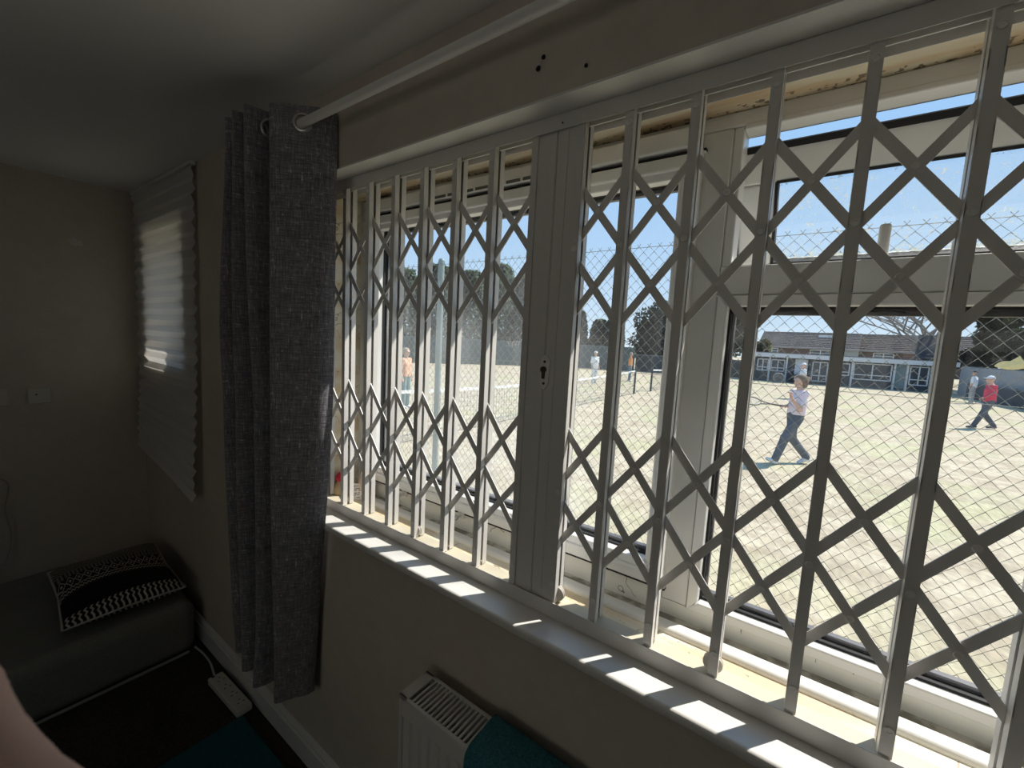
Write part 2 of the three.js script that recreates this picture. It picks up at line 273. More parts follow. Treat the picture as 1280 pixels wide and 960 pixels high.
function pane(x0, x1, y0, y1, z, parent = win) {               // double-glazed pane: dark gasket, spacer and one sheet of glass
  for (const b of [[x0, x0 + 0.006, y0, y1], [x1 - 0.006, x1, y0, y1], [x0, x1, y0, y0 + 0.006], [x0, x1, y1 - 0.006, y1]]) part('gasket', bx(b[0], b[1], b[2], b[3], z - 0.006, z + 0.012), mGasket, parent);
  for (const b of [[x0 + 0.004, x0 + 0.012, y0, y1], [x1 - 0.012, x1 - 0.004, y0, y1], [x0, x1, y0 + 0.004, y0 + 0.016], [x0, x1, y1 - 0.016, y1 - 0.004]]) part('spacer_bar', bx(b[0], b[1], b[2], b[3], z - 0.018, z - 0.004), mSpacer, parent);
  return part('glass_pane', new THREE.PlaneGeometry(x1 - x0, y1 - y0).translate((x0 + x1) / 2, (y0 + y1) / 2, z), mGlass, parent);
}
const filmOf = (base, amp, side) => tex(512, (u, v) => { const k = side ? mix(0.15, 1, sst(0.85, 0.55, v)) * mix(0.25, 1, sst(0.86, 0.74, u)) : 1; return k * (base + amp * sst(0.35, 0.75, NZ.fbm(u, v * 0.5, 5, 4)) + 0.5 * amp * sst(0.6, 0.9, NZ2.n(u, v * 0.08, 60))); }, { srgb: false });
const filmMat = (film) => new THREE.MeshPhysicalMaterial({ color: new THREE.Color().setRGB(0.9, 0.92, 0.93), alphaMap: film, transparent: true, transmission: 0.6, thickness: 0, roughness: 1, side: THREE.DoubleSide });
const dust = (x0, x1, y0, y1, z, mFilm) => part('glass_dust', new THREE.PlaneGeometry(x1 - x0, y1 - y0).translate((x0 + x1) / 2, (y0 + y1) / 2, z), mFilm, win);
// left casement
{
  const x0 = -1.425, x1 = -0.243, y0 = 1.118, y1 = 2.128, f = 0.030;
  mitred('sash_rail', x0, x1, y0, y1, f + 0.004, -0.285, -0.205, mUpvc, win, 0.005);
  bead(x0 + f - 0.004, x1 - f + 0.004, y0 + f, y1 - f + 0.004, 0.026, -0.255, -0.213);
  pane(x0 + f + 0.018, x1 - f - 0.018, y0 + f + 0.024, y1 - f - 0.016, -0.252);
  dust(x0 + f + 0.02, x1 - f - 0.02, y0 + f + 0.026, y1 - f - 0.018, -0.2545, filmMat(filmOf(0.14, 0.16, 1)));
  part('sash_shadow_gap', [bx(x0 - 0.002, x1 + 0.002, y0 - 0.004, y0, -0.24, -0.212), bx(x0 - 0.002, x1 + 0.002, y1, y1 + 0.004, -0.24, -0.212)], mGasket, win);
  // trickle vent along the head: hood above, slotted strip below
  const vent = part('trickle_vent', bx(-1.40, -0.256, 2.136, 2.180, -0.226, -0.200, 0.006), mUpvc, win);
  for (let i = 0; i < 9; i++) { const xa = -1.12 + i * 0.058; part('vent_slot', bx(xa, xa + 0.048, 2.139, 2.147, -0.201, -0.1985), M([0.12, 0.12, 0.11]), vent); }
  for (const px of [-0.903, -1.188]) {
    const st = part('stay_pin', [rod(V(px, 1.110, -0.214), V(px, 1.110, -0.188), 0.006), bx(px - 0.014, px + 0.014, 1.100, 1.120, -0.214, -0.208, 0.003)], mPlastic, win);
    part('pin_head', new THREE.SphereGeometry(0.009, 12, 8).translate(px, 1.110, -0.186), mSteel, st);
  }
  const font = await new FontLoader().loadAsync('fonts/droid/droid_sans_bold.typeface.json');
  const t = new TextGeometry('STO', { font, size: 0.019, depth: 0.0004, curveSegments: 6 }); t.computeBoundingBox(); t.translate(-t.boundingBox.max.x, 0, 0).translate(-0.735, 1.675, -0.2515);
  part('glass_lettering', t, M([0.85, 0.85, 0.85]), win);
}
// right fixed pane
bead(-0.194, 0.707, 1.084, 1.820, 0.026, -0.262, -0.222);
pane(-0.169, 0.682, 1.109, 1.795, -0.258);
dust(-0.166, 0.68, 1.112, 1.792, -0.2605, filmMat(filmOf(0.01, 0.06, 0)));
// frame rebate strips round the fanlight opening
part('fanlight_rebate', [bx(-0.192, -0.172, 1.878, 2.167, -0.292, -0.230, 0.004), bx(0.685, 0.705, 1.878, 2.167, -0.292, -0.230, 0.004), bx(-0.172, 0.685, 2.157, 2.169, -0.270, -0.224, 0.004)], mBead, win);
// fanlight sash, pushed out at the foot on its stays
{
  const sash = new THREE.Group(); sash.name = 'fanlight_sash'; sash.position.set(0, 2.152, -0.312); sash.rotation.x = 25 * Math.PI / 180; win.add(sash);
  const X0 = -0.188, X1 = 0.702, HT = 0.33, f = 0.075;
  for (const b of [[X0, X1, -f, 0], [X0, X1, -HT, -HT + f], [X0, X0 + f, -HT + f, -f], [X1 - f, X1, -HT + f, -f]]) part('sash_rail', bx(b[0], b[1], b[2], b[3], -0.03, 0.03, 0.006), mUpvc, sash);
  part('sash_seal', [bx(X0, X1, -0.010, 0.003, -0.012, 0.034), bx(X0 - 0.002, X0 + 0.004, -HT, 0, 0.012, 0.034), bx(X1 - 0.004, X1 + 0.002, -HT, 0, 0.012, 0.034), bx(X0 + f - 0.002, X1 - f + 0.002, -HT + f - 0.002, -HT + f + 0.004, 0.0, 0.031), bx(X0 + f - 0.002, X0 + f + 0.004, -HT + f, -f, 0.0, 0.031), bx(X0 + f, X1 - f, -f - 0.003, -f + 0.003, 0.0, 0.031)], mGasket, sash);
  part('glass_pane', new THREE.PlaneGeometry(X1 - X0 - 2 * f, HT - 2 * f).translate((X0 + X1) / 2, -HT / 2, 0), mGlass, sash);
  const grime = tex([1024, 256], (u, v) => {           // lichen along the foot and dried splashes
    const foot = sst(0.10 + 0.05 * NZ.n(u, 0.3, 40), 0.02, v), spl = sst(0.70, 0.80, NZ.n(u, v * 0.3, 230) * 0.65 + 0.35 * NZ2.n(u, v * 0.25, 60)), haze = 0.22 * NZ2.fbm(u, v, 5, 4);
    return Math.min(1, 0.85 * foot * sst(0.3, 0.6, NZ.n(u, v * 0.3, 160)) + 0.5 * spl + haze);
  }, { srgb: false });
  part('glass_grime', new THREE.PlaneGeometry(X1 - X0 - 2 * f, HT - 2 * f).translate((X0 + X1) / 2, -HT / 2, -0.004), new THREE.MeshPhysicalMaterial({ color: new THREE.Color().setRGB(0.55, 0.57, 0.50), alphaMap: grime, transparent: true, transmission: 0.5, thickness: 0, roughness: 1, side: THREE.DoubleSide }), sash);
  part('hinge_arm', [bx(X0 - 0.004, X0 - 0.001, -0.24, -0.01, -0.002, 0.016)], mSteel, sash);
}
part('fanlight_stay', bx(0.068, 0.086, 1.872, 1.948, -0.262, -0.250, 0.006), mGloss, win);

// ------------------------------------------------------------------ window_2: small window behind the pleated blind
{
  const w2 = structGroup('window_2');
  for (const b of [[WX0, WX0 + 0.05, WY0, WY1], [WX1 - 0.05, WX1, WY0, WY1], [WX0 + 0.05, WX1 - 0.05, WY0, WY0 + 0.05], [WX0 + 0.05, WX1 - 0.05, WY1 - 0.05, WY1]]) part('frame_rail', bx(b[0], b[1], b[2], b[3], -0.29, -0.23, 0.005), mUpvc, w2);
  part('glass_pane', new THREE.PlaneGeometry(WX1 - WX0 - 0.1, WY1 - WY0 - 0.1).translate((WX0 + WX1) / 2, (WY0 + WY1) / 2, -0.26), mGlass, w2);
}
// eave board over the outside of the wall
struct('eave', bx(-4.2, 3.2, 2.30, 2.62, -0.50, -0.30), mSoffit);
struct('roof_deck', bx(-4.2, 3.2, 2.62, 2.78, -0.5, 3.2), M([0.2, 0.2, 0.2]));

// ------------------------------------------------------------------ folding security grilles and their tracks
const GZ = -0.066;                                   // front face of the uprights
{
  const t = thing('grille_track', 'white upper channel carrying both folding grilles, fixed under the soffit', 'track', [0, 0, 0]);
  part('front_lip', bx(OPX0 + 0.005, OPX1 - 0.005, 2.172, 2.206, -0.0645, -0.0625, 0.0008), mGrille, t);
  part('top_web', bx(OPX0 + 0.005, OPX1 - 0.005, 2.2025, 2.206, -0.1165, -0.0645), mGrille, t);
  part('guide_rib', bx(OPX0 + 0.005, OPX1 - 0.005, 2.174, 2.2025, -0.0885, -0.0855), mGrille, t);
  part('rear_lip', bx(OPX0 + 0.005, OPX1 - 0.005, 2.172, 2.206, -0.1165, -0.1145, 0.0008), mGrille, t);
  part('screw_hole', new THREE.CylinderGeometry(0.0022, 0.0022, 0.002, 10).rotateX(Math.PI / 2).translate(-0.515, 2.185, -0.0622), mDark, t);
  const b = thing('grille_track', 'white lower channel standing on the inside sill board', 'track', [0, 0, 0]);
  part('front_lip', bx(OPX0 + 0.005, OPX1 - 0.005, 1.0265, 1.0645, -0.0645, -0.0615, 0.001), mGrille, b);
  part('track_floor', bx(OPX0 + 0.005, OPX1 - 0.005, 1.0265, 1.058, -0.108, -0.0645), M([0.66, 0.60, 0.46], { roughness: 0.6 }), b);
}
const YU = [2.068, 1.908, 1.742], YL = [1.520, 1.342, 1.184], PITCH = 0.1284;
const chG = (() => {                                  // one upright channel: web with two flanges, 17 mm square, unit height made per use
  const H = 2.196 - 1.0605;
  const f = (web, dir) => join([bx(-0.0088, 0.0088, 0, H, web, web + dir * 0.0016, 0.0006), bx(-0.0088, -0.0073, 0, H, web, web + dir * 0.0165), bx(0.0073, 0.0088, 0, H, web, web + dir * 0.0165)]);
  return { front: f(0, -1), rear: f(0, 1) };
})();
const rivetG = new THREE.TorusGeometry(0.0048, 0.0014, 6, 14).translate(0, 0, 0), rivetC = new THREE.CylinderGeometry(0.004, 0.004, 0.0012, 14).rotateX(Math.PI / 2);
const rivG = join([rivetG, rivetC]);
const rollG = (() => { const w = new THREE.LatheGeometry([[0.003, -0.006], [0.017, -0.006], [0.0185, -0.0045], [0.0185, -0.002], [0.016, -0.001], [0.016, 0.001], [0.0185, 0.002], [0.0185, 0.0045], [0.017, 0.006], [0.003, 0.006]].map((p) => new THREE.Vector2(...p)), 28).rotateX(Math.PI / 2); return w; })();
function grille(label, nodes, isBar, rollers) {
  const t = thing('security_grille', label, 'security grille', [0, 0, 0], 0, 'folding security grilles across the window');
  const n = nodes.length;
  for (let i = 0; i < n; i++) if (isBar[i]) {
    const f = part('front_channel', chG.front, mGrille, t); f.position.set(nodes[i], 1.0605, GZ);
    const r = part('rear_channel', chG.rear, mGrille, t); r.position.set(nodes[i], 1.0605, GZ - 0.0425);
    for (const y of [2.150, YU[1], YL[1], 1.111]) { const q = part('rivet', rivG, mSteelW, f); q.position.set(0, y - 1.0605, 0.0006); }
  }
  const strip = (a, b, z) => part('lattice_strip', bar(V(a[0], a[1], z), V(b[0], b[1], z), 0.0165, 0.0026), mGrille, t);
  for (const Y of [YU, YL]) {
    for (let i = -1; i < n - 1; i++) {               // strips run corner to corner over two bays, cut to one bay at the ends
      const s = Math.max(0, i), e = Math.min(n - 1, i + 2), yA = (k) => Y[k - i], yB = (k) => Y[2 - (k - i)];
      strip([nodes[s], yA(s)], [nodes[e], yA(e)], GZ - 0.0185); strip([nodes[s], yB(s)], [nodes[e], yB(e)], GZ - 0.0225);
    }
    for (let i = 0; i < n - 1; i++) for (const [ya, yb] of [[Y[0], Y[1]], [Y[1], Y[2]]]) { const q = part('rivet', rivG, mSteelW, t); q.position.set((nodes[i] + nodes[i + 1]) / 2, (ya + yb) / 2, GZ - 0.0165); }
  }
  for (const x of rollers) { const q = part('roller', rollG, mNylon, t); q.position.set(x, 1.0785, GZ - 0.0215); }
  return t;
}
const mSteelW = M([0.86, 0.85, 0.82], { roughness: 0.3 }), mNylon = M([0.66, 0.62, 0.56], { roughness: 0.5 });
const Ln = []; for (let i = 6; i >= 0; i--) Ln.push(-0.718 - i * PITCH ); Ln.push(-0.590);
const Rn = [-0.488]; for (let i = 0; i < 9; i++) Rn.push(-0.360 + i * PITCH);
const gl = grille('left folding grille reaching from the curtain to the middle lead post', Ln, [1, 1, 1, 1, 1, 1, 1, 0], [-1.374, -0.978, -0.592]);
const gr = grille('right folding grille with wide bays and the lock on its lead post', Rn, [0, 1, 1, 1, 1, 1, 1, 1, 1, 1], [-0.462, -0.106, 0.28]);
for (const [g, x0, x1, s] of [[gl, -0.588, -0.5285, -1], [gr, -0.5275, -0.468, 1]]) {
  const p = part('lead_post', [bx(x0, x1, 1.0605, 2.185, GZ - 0.042, GZ - 0.003, 0.0015)], mGrille, g);
  const xe = s < 0 ? x0 : x1;
  part('edge_channel', [bx(xe - 0.0088, xe + 0.0088, 1.0605, 2.196, GZ - 0.0018, GZ, 0.0006), bx(xe + s * 0.0073, xe + s * 0.0088, 1.0605, 2.196, GZ - 0.0165, GZ), bx(xe + s * 0.0073, xe + s * 0.0088, 1.0605, 2.196, GZ - 0.0425, GZ - 0.026), bx(xe - 0.0088, xe + 0.0088, 1.0605, 2.196, GZ - 0.0425, GZ - 0.0409)], mGrille, p);
  part('cover_strip', bx(s < 0 ? -0.551 : -0.5265, s < 0 ? -0.5305 : -0.500, 1.085, 2.168, GZ - 0.004, GZ - 0.0012, 0.0008), mGrille, p);
  for (const y of [1.111, YU[1], YL[1]]) { const q = part('rivet', rivG, mSteelW, p); q.position.set(xe, y, GZ + 0.0006); }
}
{ // lock: white escutcheon with a euro cylinder and two screws
  const s = new THREE.Shape(); s.moveTo(-0.010, -0.028); s.lineTo(0, -0.041); s.lineTo(0.010, -0.028); s.lineTo(0.012, 0.026); s.quadraticCurveTo(0.008, 0.041, 0, 0.041); s.quadraticCurveTo(-0.008, 0.041, -0.012, 0.026); s.closePath();
  const k = part('lock', new THREE.ExtrudeGeometry(s, { depth: 0.003, bevelEnabled: true, bevelSize: 0.0012, bevelThickness: 0.001, bevelSegments: 2 }).translate(-0.524, 1.624, GZ + 0.0005), M([0.88, 0.86, 0.83], { roughness: 0.3 }), gr);
  part('euro_cylinder', [new THREE.CylinderGeometry(0.0078, 0.0078, 0.006, 20).rotateX(Math.PI / 2).translate(-0.526, 1.631, GZ + 0.005), bx(-0.5305, -0.5215, 1.609, 1.628, GZ + 0.002, GZ + 0.0078, 0.003)], M([0.10, 0.085, 0.07], { metalness: 0.8, roughness: 0.45 }), k);
  part('keyhole', bx(-0.5268, -0.5252, 1.627, 1.635, GZ + 0.007, GZ + 0.0083), mDark, k);
  for (const y of [1.650, 1.598]) part('screw', new THREE.CylinderGeometry(0.0032, 0.0032, 0.002, 12).rotateX(Math.PI / 2).translate(-0.524, y, GZ + 0.005), M([0.04, 0.035, 0.03], { roughness: 0.6 }), k);
}

// ------------------------------------------------------------------ on the ledge by the left reveal
{
  const b = thing('glue_bottle', 'small tan squeeze bottle with a red cap in the left corner of the window ledge', 'bottle', [-1.474, 1.049, -0.128]);
  part('body', new THREE.LatheGeometry([[0, 0], [0.019, 0], [0.0205, 0.003], [0.0205, 0.03], [0.017, 0.05], [0.0085, 0.062], [0.0085, 0.066]].map((p) => new THREE.Vector2(...p)), 24), M([0.66, 0.50, 0.30], { roughness: 0.35 }), b);
  part('cap', new THREE.LatheGeometry([[0.010, 0.060], [0.0135, 0.061], [0.0145, 0.076], [0.009, 0.088], [0.004, 0.094], [0, 0.0945]].map((p) => new THREE.Vector2(...p)), 20), M([0.80, 0.03, 0.06], { roughness: 0.4 }), b);
  const v = thing('vase', 'pinkish beige waisted vase on the window ledge behind the first grille bars', 'vase', [-1.378, 1.049, -0.182]);
  part('body', new THREE.LatheGeometry([[0, 0], [0.022, 0], [0.026, 0.004], [0.020, 0.012], [0.017, 0.022], [0.026, 0.045], [0.029, 0.066], [0.026, 0.088], [0.019, 0.104], [0.0175, 0.104], [0.024, 0.088], [0.027, 0.066], [0, 0.01]].map((p) => new THREE.Vector2(...p)), 32), M([0.72, 0.55, 0.45], { roughness: 0.5 }), v);
  const card = tex([128, 256], (u, w) => { let c = 0.95; if (u > 0.12 && u < 0.85 && w > 0.1 && w < 0.9) { const l = Math.floor(w * 14); if (((w * 14) % 1) > 0.45 && NZ.at(Math.floor(u * 16), l, 200) > 0.35 && l % 4 !== 2) c = 0.25; } return c; });
  const cd = solo('price_tag', bx(-0.018, 0.018, 0, 0.062, -0.0008, 0.0008, 0.0004), new THREE.MeshStandardMaterial({ map: card, roughness: 0.8 }), 'small white printed card leaning against the beige vase', 'card');
  cd.position.set(-1.393, 1.049, -0.150); cd.rotation.set(-0.12, 0.9, 0, "YXZ");
}

// ------------------------------------------------------------------ curtain and rod
const rodY = 2.318, rodZ = 0.09;
{
  const r = thing('curtain_rod', 'white metal curtain rod running along the wall above the window', 'curtain rod');
  part('pole', rod(V(-1.66, rodY, rodZ), V(1.25, rodY, rodZ), 0.0125, 0.0125, 20), mGloss, r);
  part('finial', new THREE.SphereGeometry(0.02, 16, 12).translate(-1.665, rodY, rodZ), mGloss, r);
  for (const x of [-1.60, 1.2]) part('bracket', [rod(V(x, rodY, rodZ - 0.01), V(x, rodY, 0.004), 0.006), new THREE.CylinderGeometry(0.018, 0.018, 0.006, 18).rotateX(Math.PI / 2).translate(x, rodY, 0.003)], mGloss, r);
}
const slub = tex(1024, (u, v) => {                    // grey linen-look weave: uneven warp and weft threads with pale slubs
  const wx = NZ.n(u, v * 0.06, 250), wy = NZ2.n(u * 0.06, v, 250), big = NZ.fbm(u, v, 6, 3);
  const sl = sst(0.80, 0.93, NZ.n(u + 0.37, v * 0.12, 240)) + sst(0.80, 0.93, NZ2.n(u * 0.12, v + 0.11, 240));
  let k = 0.34 + 0.16 * wx + 0.16 * wy + 0.05 * big + 0.28 * sl * (0.4 + 0.6 * NZ2.n(u, v, 40));
  return [k * 1.0, k * 0.985, k * 1.03];
});
const slubBump = tex(512, (u, v) => 0.5 * NZ.n(u, v * 0.06, 250) + 0.5 * NZ2.n(u * 0.06, v, 250), { srgb: false });
for (const q of [slub, slubBump]) q.repeat.set(1 / 0.42, 1 / 0.42);
const mCurtain = new THREE.MeshPhysicalMaterial({ transmission: 0.15, thickness: 0, map: slub, bumpMap: slubBump, bumpScale: 0.0012, roughness: 0.95 });
{
  const t = thing('curtain', 'grey slub weave eyelet curtain drawn back to the left of the window', 'curtain');
  const path = new THREE.CatmullRomCurve3([[-1.286, 0.008], [-1.288, 0.028], [-1.298, 0.054], [-1.338, 0.094], [-1.385, 0.136], [-1.412, 0.150], [-1.438, 0.134], [-1.452, 0.09], [-1.466, 0.046], [-1.486, 0.032], [-1.506, 0.048], [-1.518, 0.09], [-1.530, 0.134], [-1.548, 0.150], [-1.566, 0.134], [-1.580, 0.09], [-1.594, 0.046], [-1.614, 0.032], [-1.636, 0.048], [-1.650, 0.09], [-1.664, 0.134], [-1.682, 0.150], [-1.700, 0.132], [-1.714, 0.09], [-1.728, 0.046], [-1.748, 0.034], [-1.768, 0.048], [-1.782, 0.09], [-1.794, 0.13], [-1.812, 0.142], [-1.832, 0.122], [-1.846, 0.085]].map((p) => V(p[0], 0, p[1])), false, 'centripetal');
  const N = 340, pts = path.getSpacedPoints(N), L = path.getLength();
  const nor = pts.map((p, i) => { const a = pts[Math.max(0, i - 1)], b = pts[Math.min(N, i + 1)]; const d = b.clone().sub(a).normalize(); return V(-d.z, 0, d.x).negate(); });
  const rows = []; const top = 2.366, bot = 0.376;
  for (let y = top; y > top - 0.13; y -= 0.0055) rows.push(y);
  for (let i = 1; i <= 46; i++) rows.push(top - 0.13 + (bot - top + 0.13) * i / 46);
  const r = rng(5), ph = [r() * 6, r() * 6, r() * 6];
  const P = (i, y, off) => {
    const p = pts[i], f = (top - y) / (top - bot), s = i / N;                 // f 0 top .. 1 foot
    const rt = p.x > -1.412, k = rt ? (f < 0.42 ? 1 : mix(1, 0.46, sst(0.42, 1, f))) : (f < 0.40 ? mix(0.56, 1, sst(0.0, 0.40, f)) : mix(1, 0.90, sst(0.5, 1, f)));
    let x = -1.412 + (p.x + 1.412) * k - 0.016 * f, z = p.z;
    if (!rt) z += 0.045 * (1 - sst(0, 0.5, f)) * Math.min(1, (-1.412 - p.x) / 0.15);
    if (i === 0 || i < 14) z += 0.012 * f * (1 - i / 14);
    z += 0.006 * Math.sin(5 * f + ph[0] + s * 9) * f; x += 0.004 * Math.sin(7 * f + ph[1] + s * 14) * f;
    z += 0.010 * sst(0.9, 1, f) * Math.sin(s * 30 + 1);
    return V(x + nor[i].x * off, y, z + nor[i].z * off);
  };
  const cross = []; for (let i = 1; i <= N; i++) if ((pts[i - 1].z - rodZ) * (pts[i].z - rodZ) <= 0 && (cross.length === 0 || i - cross[cross.length - 1] > 8)) cross.push(i);
  const ey = top - 0.048;
  const pos = [], uv = [], idx = [], W = N + 1, R = rows.length;
  for (const off of [0.0011, -0.0011]) for (let j = 0; j < R; j++) for (let i = 0; i <= N; i++) { const q = P(i, rows[j], off); pos.push(q.x, q.y, q.z); uv.push(i / N * L, rows[j]); }
  const id = (s, j, i) => s * W * R + j * W + i, step = L / N;
  const holed = (i, y) => cross.some((c) => Math.hypot((i + 0.5 - c) * step, y - ey) < 0.0235);
  for (let j = 0; j < R - 1; j++) for (let i = 0; i < N; i++) {
    if (holed(i, (rows[j] + rows[j + 1]) / 2)) continue;
    idx.push(id(0, j, i), id(0, j + 1, i), id(0, j, i + 1), id(0, j, i + 1), id(0, j + 1, i), id(0, j + 1, i + 1));
    idx.push(id(1, j, i), id(1, j, i + 1), id(1, j + 1, i), id(1, j, i + 1), id(1, j + 1, i + 1), id(1, j + 1, i));
  }
  for (let j = 0; j < R - 1; j++) for (const i of [0, N]) idx.push(id(0, j, i), id(1, j, i), id(0, j + 1, i), id(1, j, i), id(1, j + 1, i), id(0, j + 1, i));
  for (let i = 0; i < N; i++) for (const j of [0, R - 1]) idx.push(id(0, j, i), id(0, j, i + 1), id(1, j, i), id(1, j, i), id(0, j, i + 1), id(1, j, i + 1));
  const g = new THREE.BufferGeometry(); g.setAttribute('position', new THREE.Float32BufferAttribute(pos, 3)); g.setAttribute('uv', new THREE.Float32BufferAttribute(uv, 2)); g.setIndex(idx); g.computeVertexNormals();
  mCurtain.side = THREE.DoubleSide;
  part('fabric', g, mCurtain, t);
  for (const c of cross) {
    const e = part('eyelet', new THREE.LatheGeometry([[0.0205, -0.004], [0.0225, -0.006], [0.029, -0.0035], [0.0305, 0], [0.029, 0.0035], [0.0225, 0.006], [0.0205, 0.004], [0.0205, -0.004]].map((p) => new THREE.Vector2(...p)), 36), M([0.55, 0.54, 0.52], { metalness: 0.85, roughness: 0.28 }), t);
    const f = P(c, ey, 0); e.position.copy(f); e.quaternion.setFromUnitVectors(V(0, 1, 0), nor[c]);
  }
}

// ------------------------------------------------------------------ pleated paper blind
{
  const t = thing('pleated_blind', 'white pleated paper blind hanging in the corner, lit by the small window behind', 'blind');
  const x0 = -3.425, x1 = -2.455, pitch = 0.031, pos = [], uv = [], idx = []; let y = CEIL - 0.004, j = 0; const rows = [];
  while (y > 0.80) { rows.push(y); y -= pitch; }
  const nx = 14;
  rows.forEach((yy, k) => { const f = (CEIL - yy) / (CEIL - 0.8); for (let i = 0; i <= nx; i++) { const s = i / nx, sag = 0.11 * (1 - s) * sst(0.62, 1, f); pos.push(mix(x0, x1, s) + 0, yy + sag * f, 0.020 + (k % 2 ? 0.0065 : -0.0065) + 0.02 * sst(0.55, 1, f) + 0.012 * s * f + 0.004 * Math.sin(k * 1.7 + s * 5) ); uv.push(s, f); } });
  for (let k = 0; k < rows.length - 1; k++) for (let i = 0; i < nx; i++) { const a = k * (nx + 1) + i, b = a + nx + 1; idx.push(a, b, a + 1, a + 1, b, b + 1); }
  const g = new THREE.BufferGeometry(); g.setAttribute('position', new THREE.Float32BufferAttribute(pos, 3)); g.setAttribute('uv', new THREE.Float32BufferAttribute(uv, 2)); g.setIndex(idx);
  const g2 = g.toNonIndexed(); g2.computeVertexNormals();
  part('pleated_paper', g2, new THREE.MeshPhysicalMaterial({ color: new THREE.Color().setRGB(0.80, 0.785, 0.75), transmission: 0.4, thickness: 0, roughness: 1, side: THREE.DoubleSide }), t);
  part('head_strip', bx(x0, x1, CEIL - 0.02, CEIL - 0.001, 0.008, 0.032, 0.002), mGloss, t);
}

// ------------------------------------------------------------------ mattress, cushion
{
  const t = thing('mattress', 'low single mattress in a grey fitted sheet on the floor in the corner', 'mattress', [-2.945, 0, 1.02]);
  const g = new RoundedBoxGeometry(0.95, 0.272, 1.93, 8, 0.055), p = g.attributes.position;
  for (let i = 0; i < p.count; i++) { const x = p.getX(i), y = p.getY(i), z = p.getZ(i); const e = 0.012 * (NZ.fbm(x * 0.4 + 0.5, z * 0.4 + 0.5, 8, 3) - 0.5); p.setXYZ(i, x * (1 + 0.012 * Math.cos(y * 9)), y + (y > 0.08 ? e : 0), z * (1 + 0.006 * Math.cos(y * 9))); }
  g.computeVertexNormals(); g.translate(0, 0.137, 0);
  const sheetMap = tex(512, (u, v) => { const k = 0.50 + 0.05 * (NZ.fbm(u, v, 5, 4) - 0.5) + 0.05 * (NZ2.n(u, v, 220) - 0.5); return [k, k * 0.995, k * 0.95]; });
  part('fitted_sheet', uvBox(mergeVertices(g)), new THREE.MeshStandardMaterial({ map: sheetMap, roughness: 0.95 }), t);
  part('hem', tube([[0.48, 0.012, -0.93], [0.482, 0.012, 0], [0.482, 0.012, 0.93]].map((a) => V(...a)), 0.008, 20, 6), M([0.3, 0.3, 0.28], { roughness: 1 }), t);
}
{
  const t = thing('cushion', 'black and white patterned knit cushion with pale piping lying on the mattress', 'cushion', [-2.82, 0.275, 0.287]);
  const a = 0.305, b = 0.215, th = 0.075, n = 36, mk = (sgn) => { const g = new THREE.PlaneGeometry(2 * a, 2 * b, n, n); const p = g.attributes.position; for (let i = 0; i < p.count; i++) { let x = p.getX(i), y = p.getY(i); const u = x / a, v = y / b; const h = th * Math.pow(Math.max(0, (1 - u * u)), 0.42) * Math.pow(Math.max(0, (1 - v * v)), 0.42); const pin = 1 - 0.05 * (1 - Math.abs(u)) * Math.abs(v) - 0.0; const pin2 = 1 - 0.05 * (1 - Math.abs(v)) * Math.abs(u); p.setXYZ(i, x * pin2, sgn * h + th + 0.006 + 0.012 * Math.sin(u * 3 + v * 2) * (h / th), y * pin * sgn); } g.computeVertexNormals(); return g; };
  const knit = tex([512, 256], (vv, u) => { const v = 1 - vv;            // bands of diamonds, zigzags and stripes, knitted in black and off-white
    const W = [0.80, 0.78, 0.72], B = [0.045, 0.043, 0.045]; const c = (NZ.n(u, v, 220) - 0.5) * 0.10; let on = 0; const U = u * 30; const tri = Math.abs((U % 1) - 0.5) * 2;
    if (v < 0.10) on = (Math.sin(U * 6.283 * 0.7 + Math.sin(v * 140)) > 0.2) ? 1 : 0;
    else if (v < 0.34) on = 0;
    else if (v < 0.44) on = Math.abs(((v - 0.34) / 0.10 * 2 + tri * 0.6) % 1 - 0.5) > 0.28 ? 1 : 0;
    else if (v < 0.62) { const q = (v - 0.53) / 0.09; const U2 = u * 13, t2 = Math.abs((U2 % 1) - 0.5) * 2; const d = Math.abs(q) + t2; on = (d > 0.75 && d < 1.05) || d < 0.35 ? 1 : 0; }
    else if (v < 0.72) on = ((v * 60) % 1 > 0.55) && (tri > 0.3) ? 1 : 0;
    else if (v < 0.86) on = Math.abs(((v - 0.72) / 0.14 * 3 + tri) % 1 - 0.5) > 0.30 ? 1 : 0;
    else on = ((v * 44) % 1 > 0.6) ? 1 : 0;
    const m = on ? W : B; return [m[0] + c, m[1] + c, m[2] + c];
  });
  const mk2 = new THREE.MeshStandardMaterial({ map: knit, bumpMap: tex(128, (u, v) => NZ.n(u, v, 64), { srgb: false, rep: 4 }), bumpScale: 0.003, roughness: 1, side: THREE.DoubleSide });
  const body = part('cover', [mk(1), mk(-1)], mk2, t); body.rotation.y = Math.PI / 2 * 0; 
  const ring = []; for (let i = 0; i < 64; i++) { const w = i / 64 * 4, s = Math.floor(w), f = (w - s) * 2 - 1; let u, v; if (s === 0) { u = f; v = 1; } else if (s === 1) { u = 1; v = -f; } else if (s === 2) { u = -f; v = -1; } else { u = -1; v = f; } ring.push(V(a * u * (1 - 0.05 * (1 - Math.abs(v)) * Math.abs(u)), th + 0.006, b * v * (1 - 0.05 * (1 - Math.abs(u)) * Math.abs(v)))); }
  part('piping', tube(ring, 0.005, 256, 7, true), M([0.50, 0.48, 0.44], { roughness: 1 }), t);
  t.rotation.set(0.02, -0.05, -0.03);
}

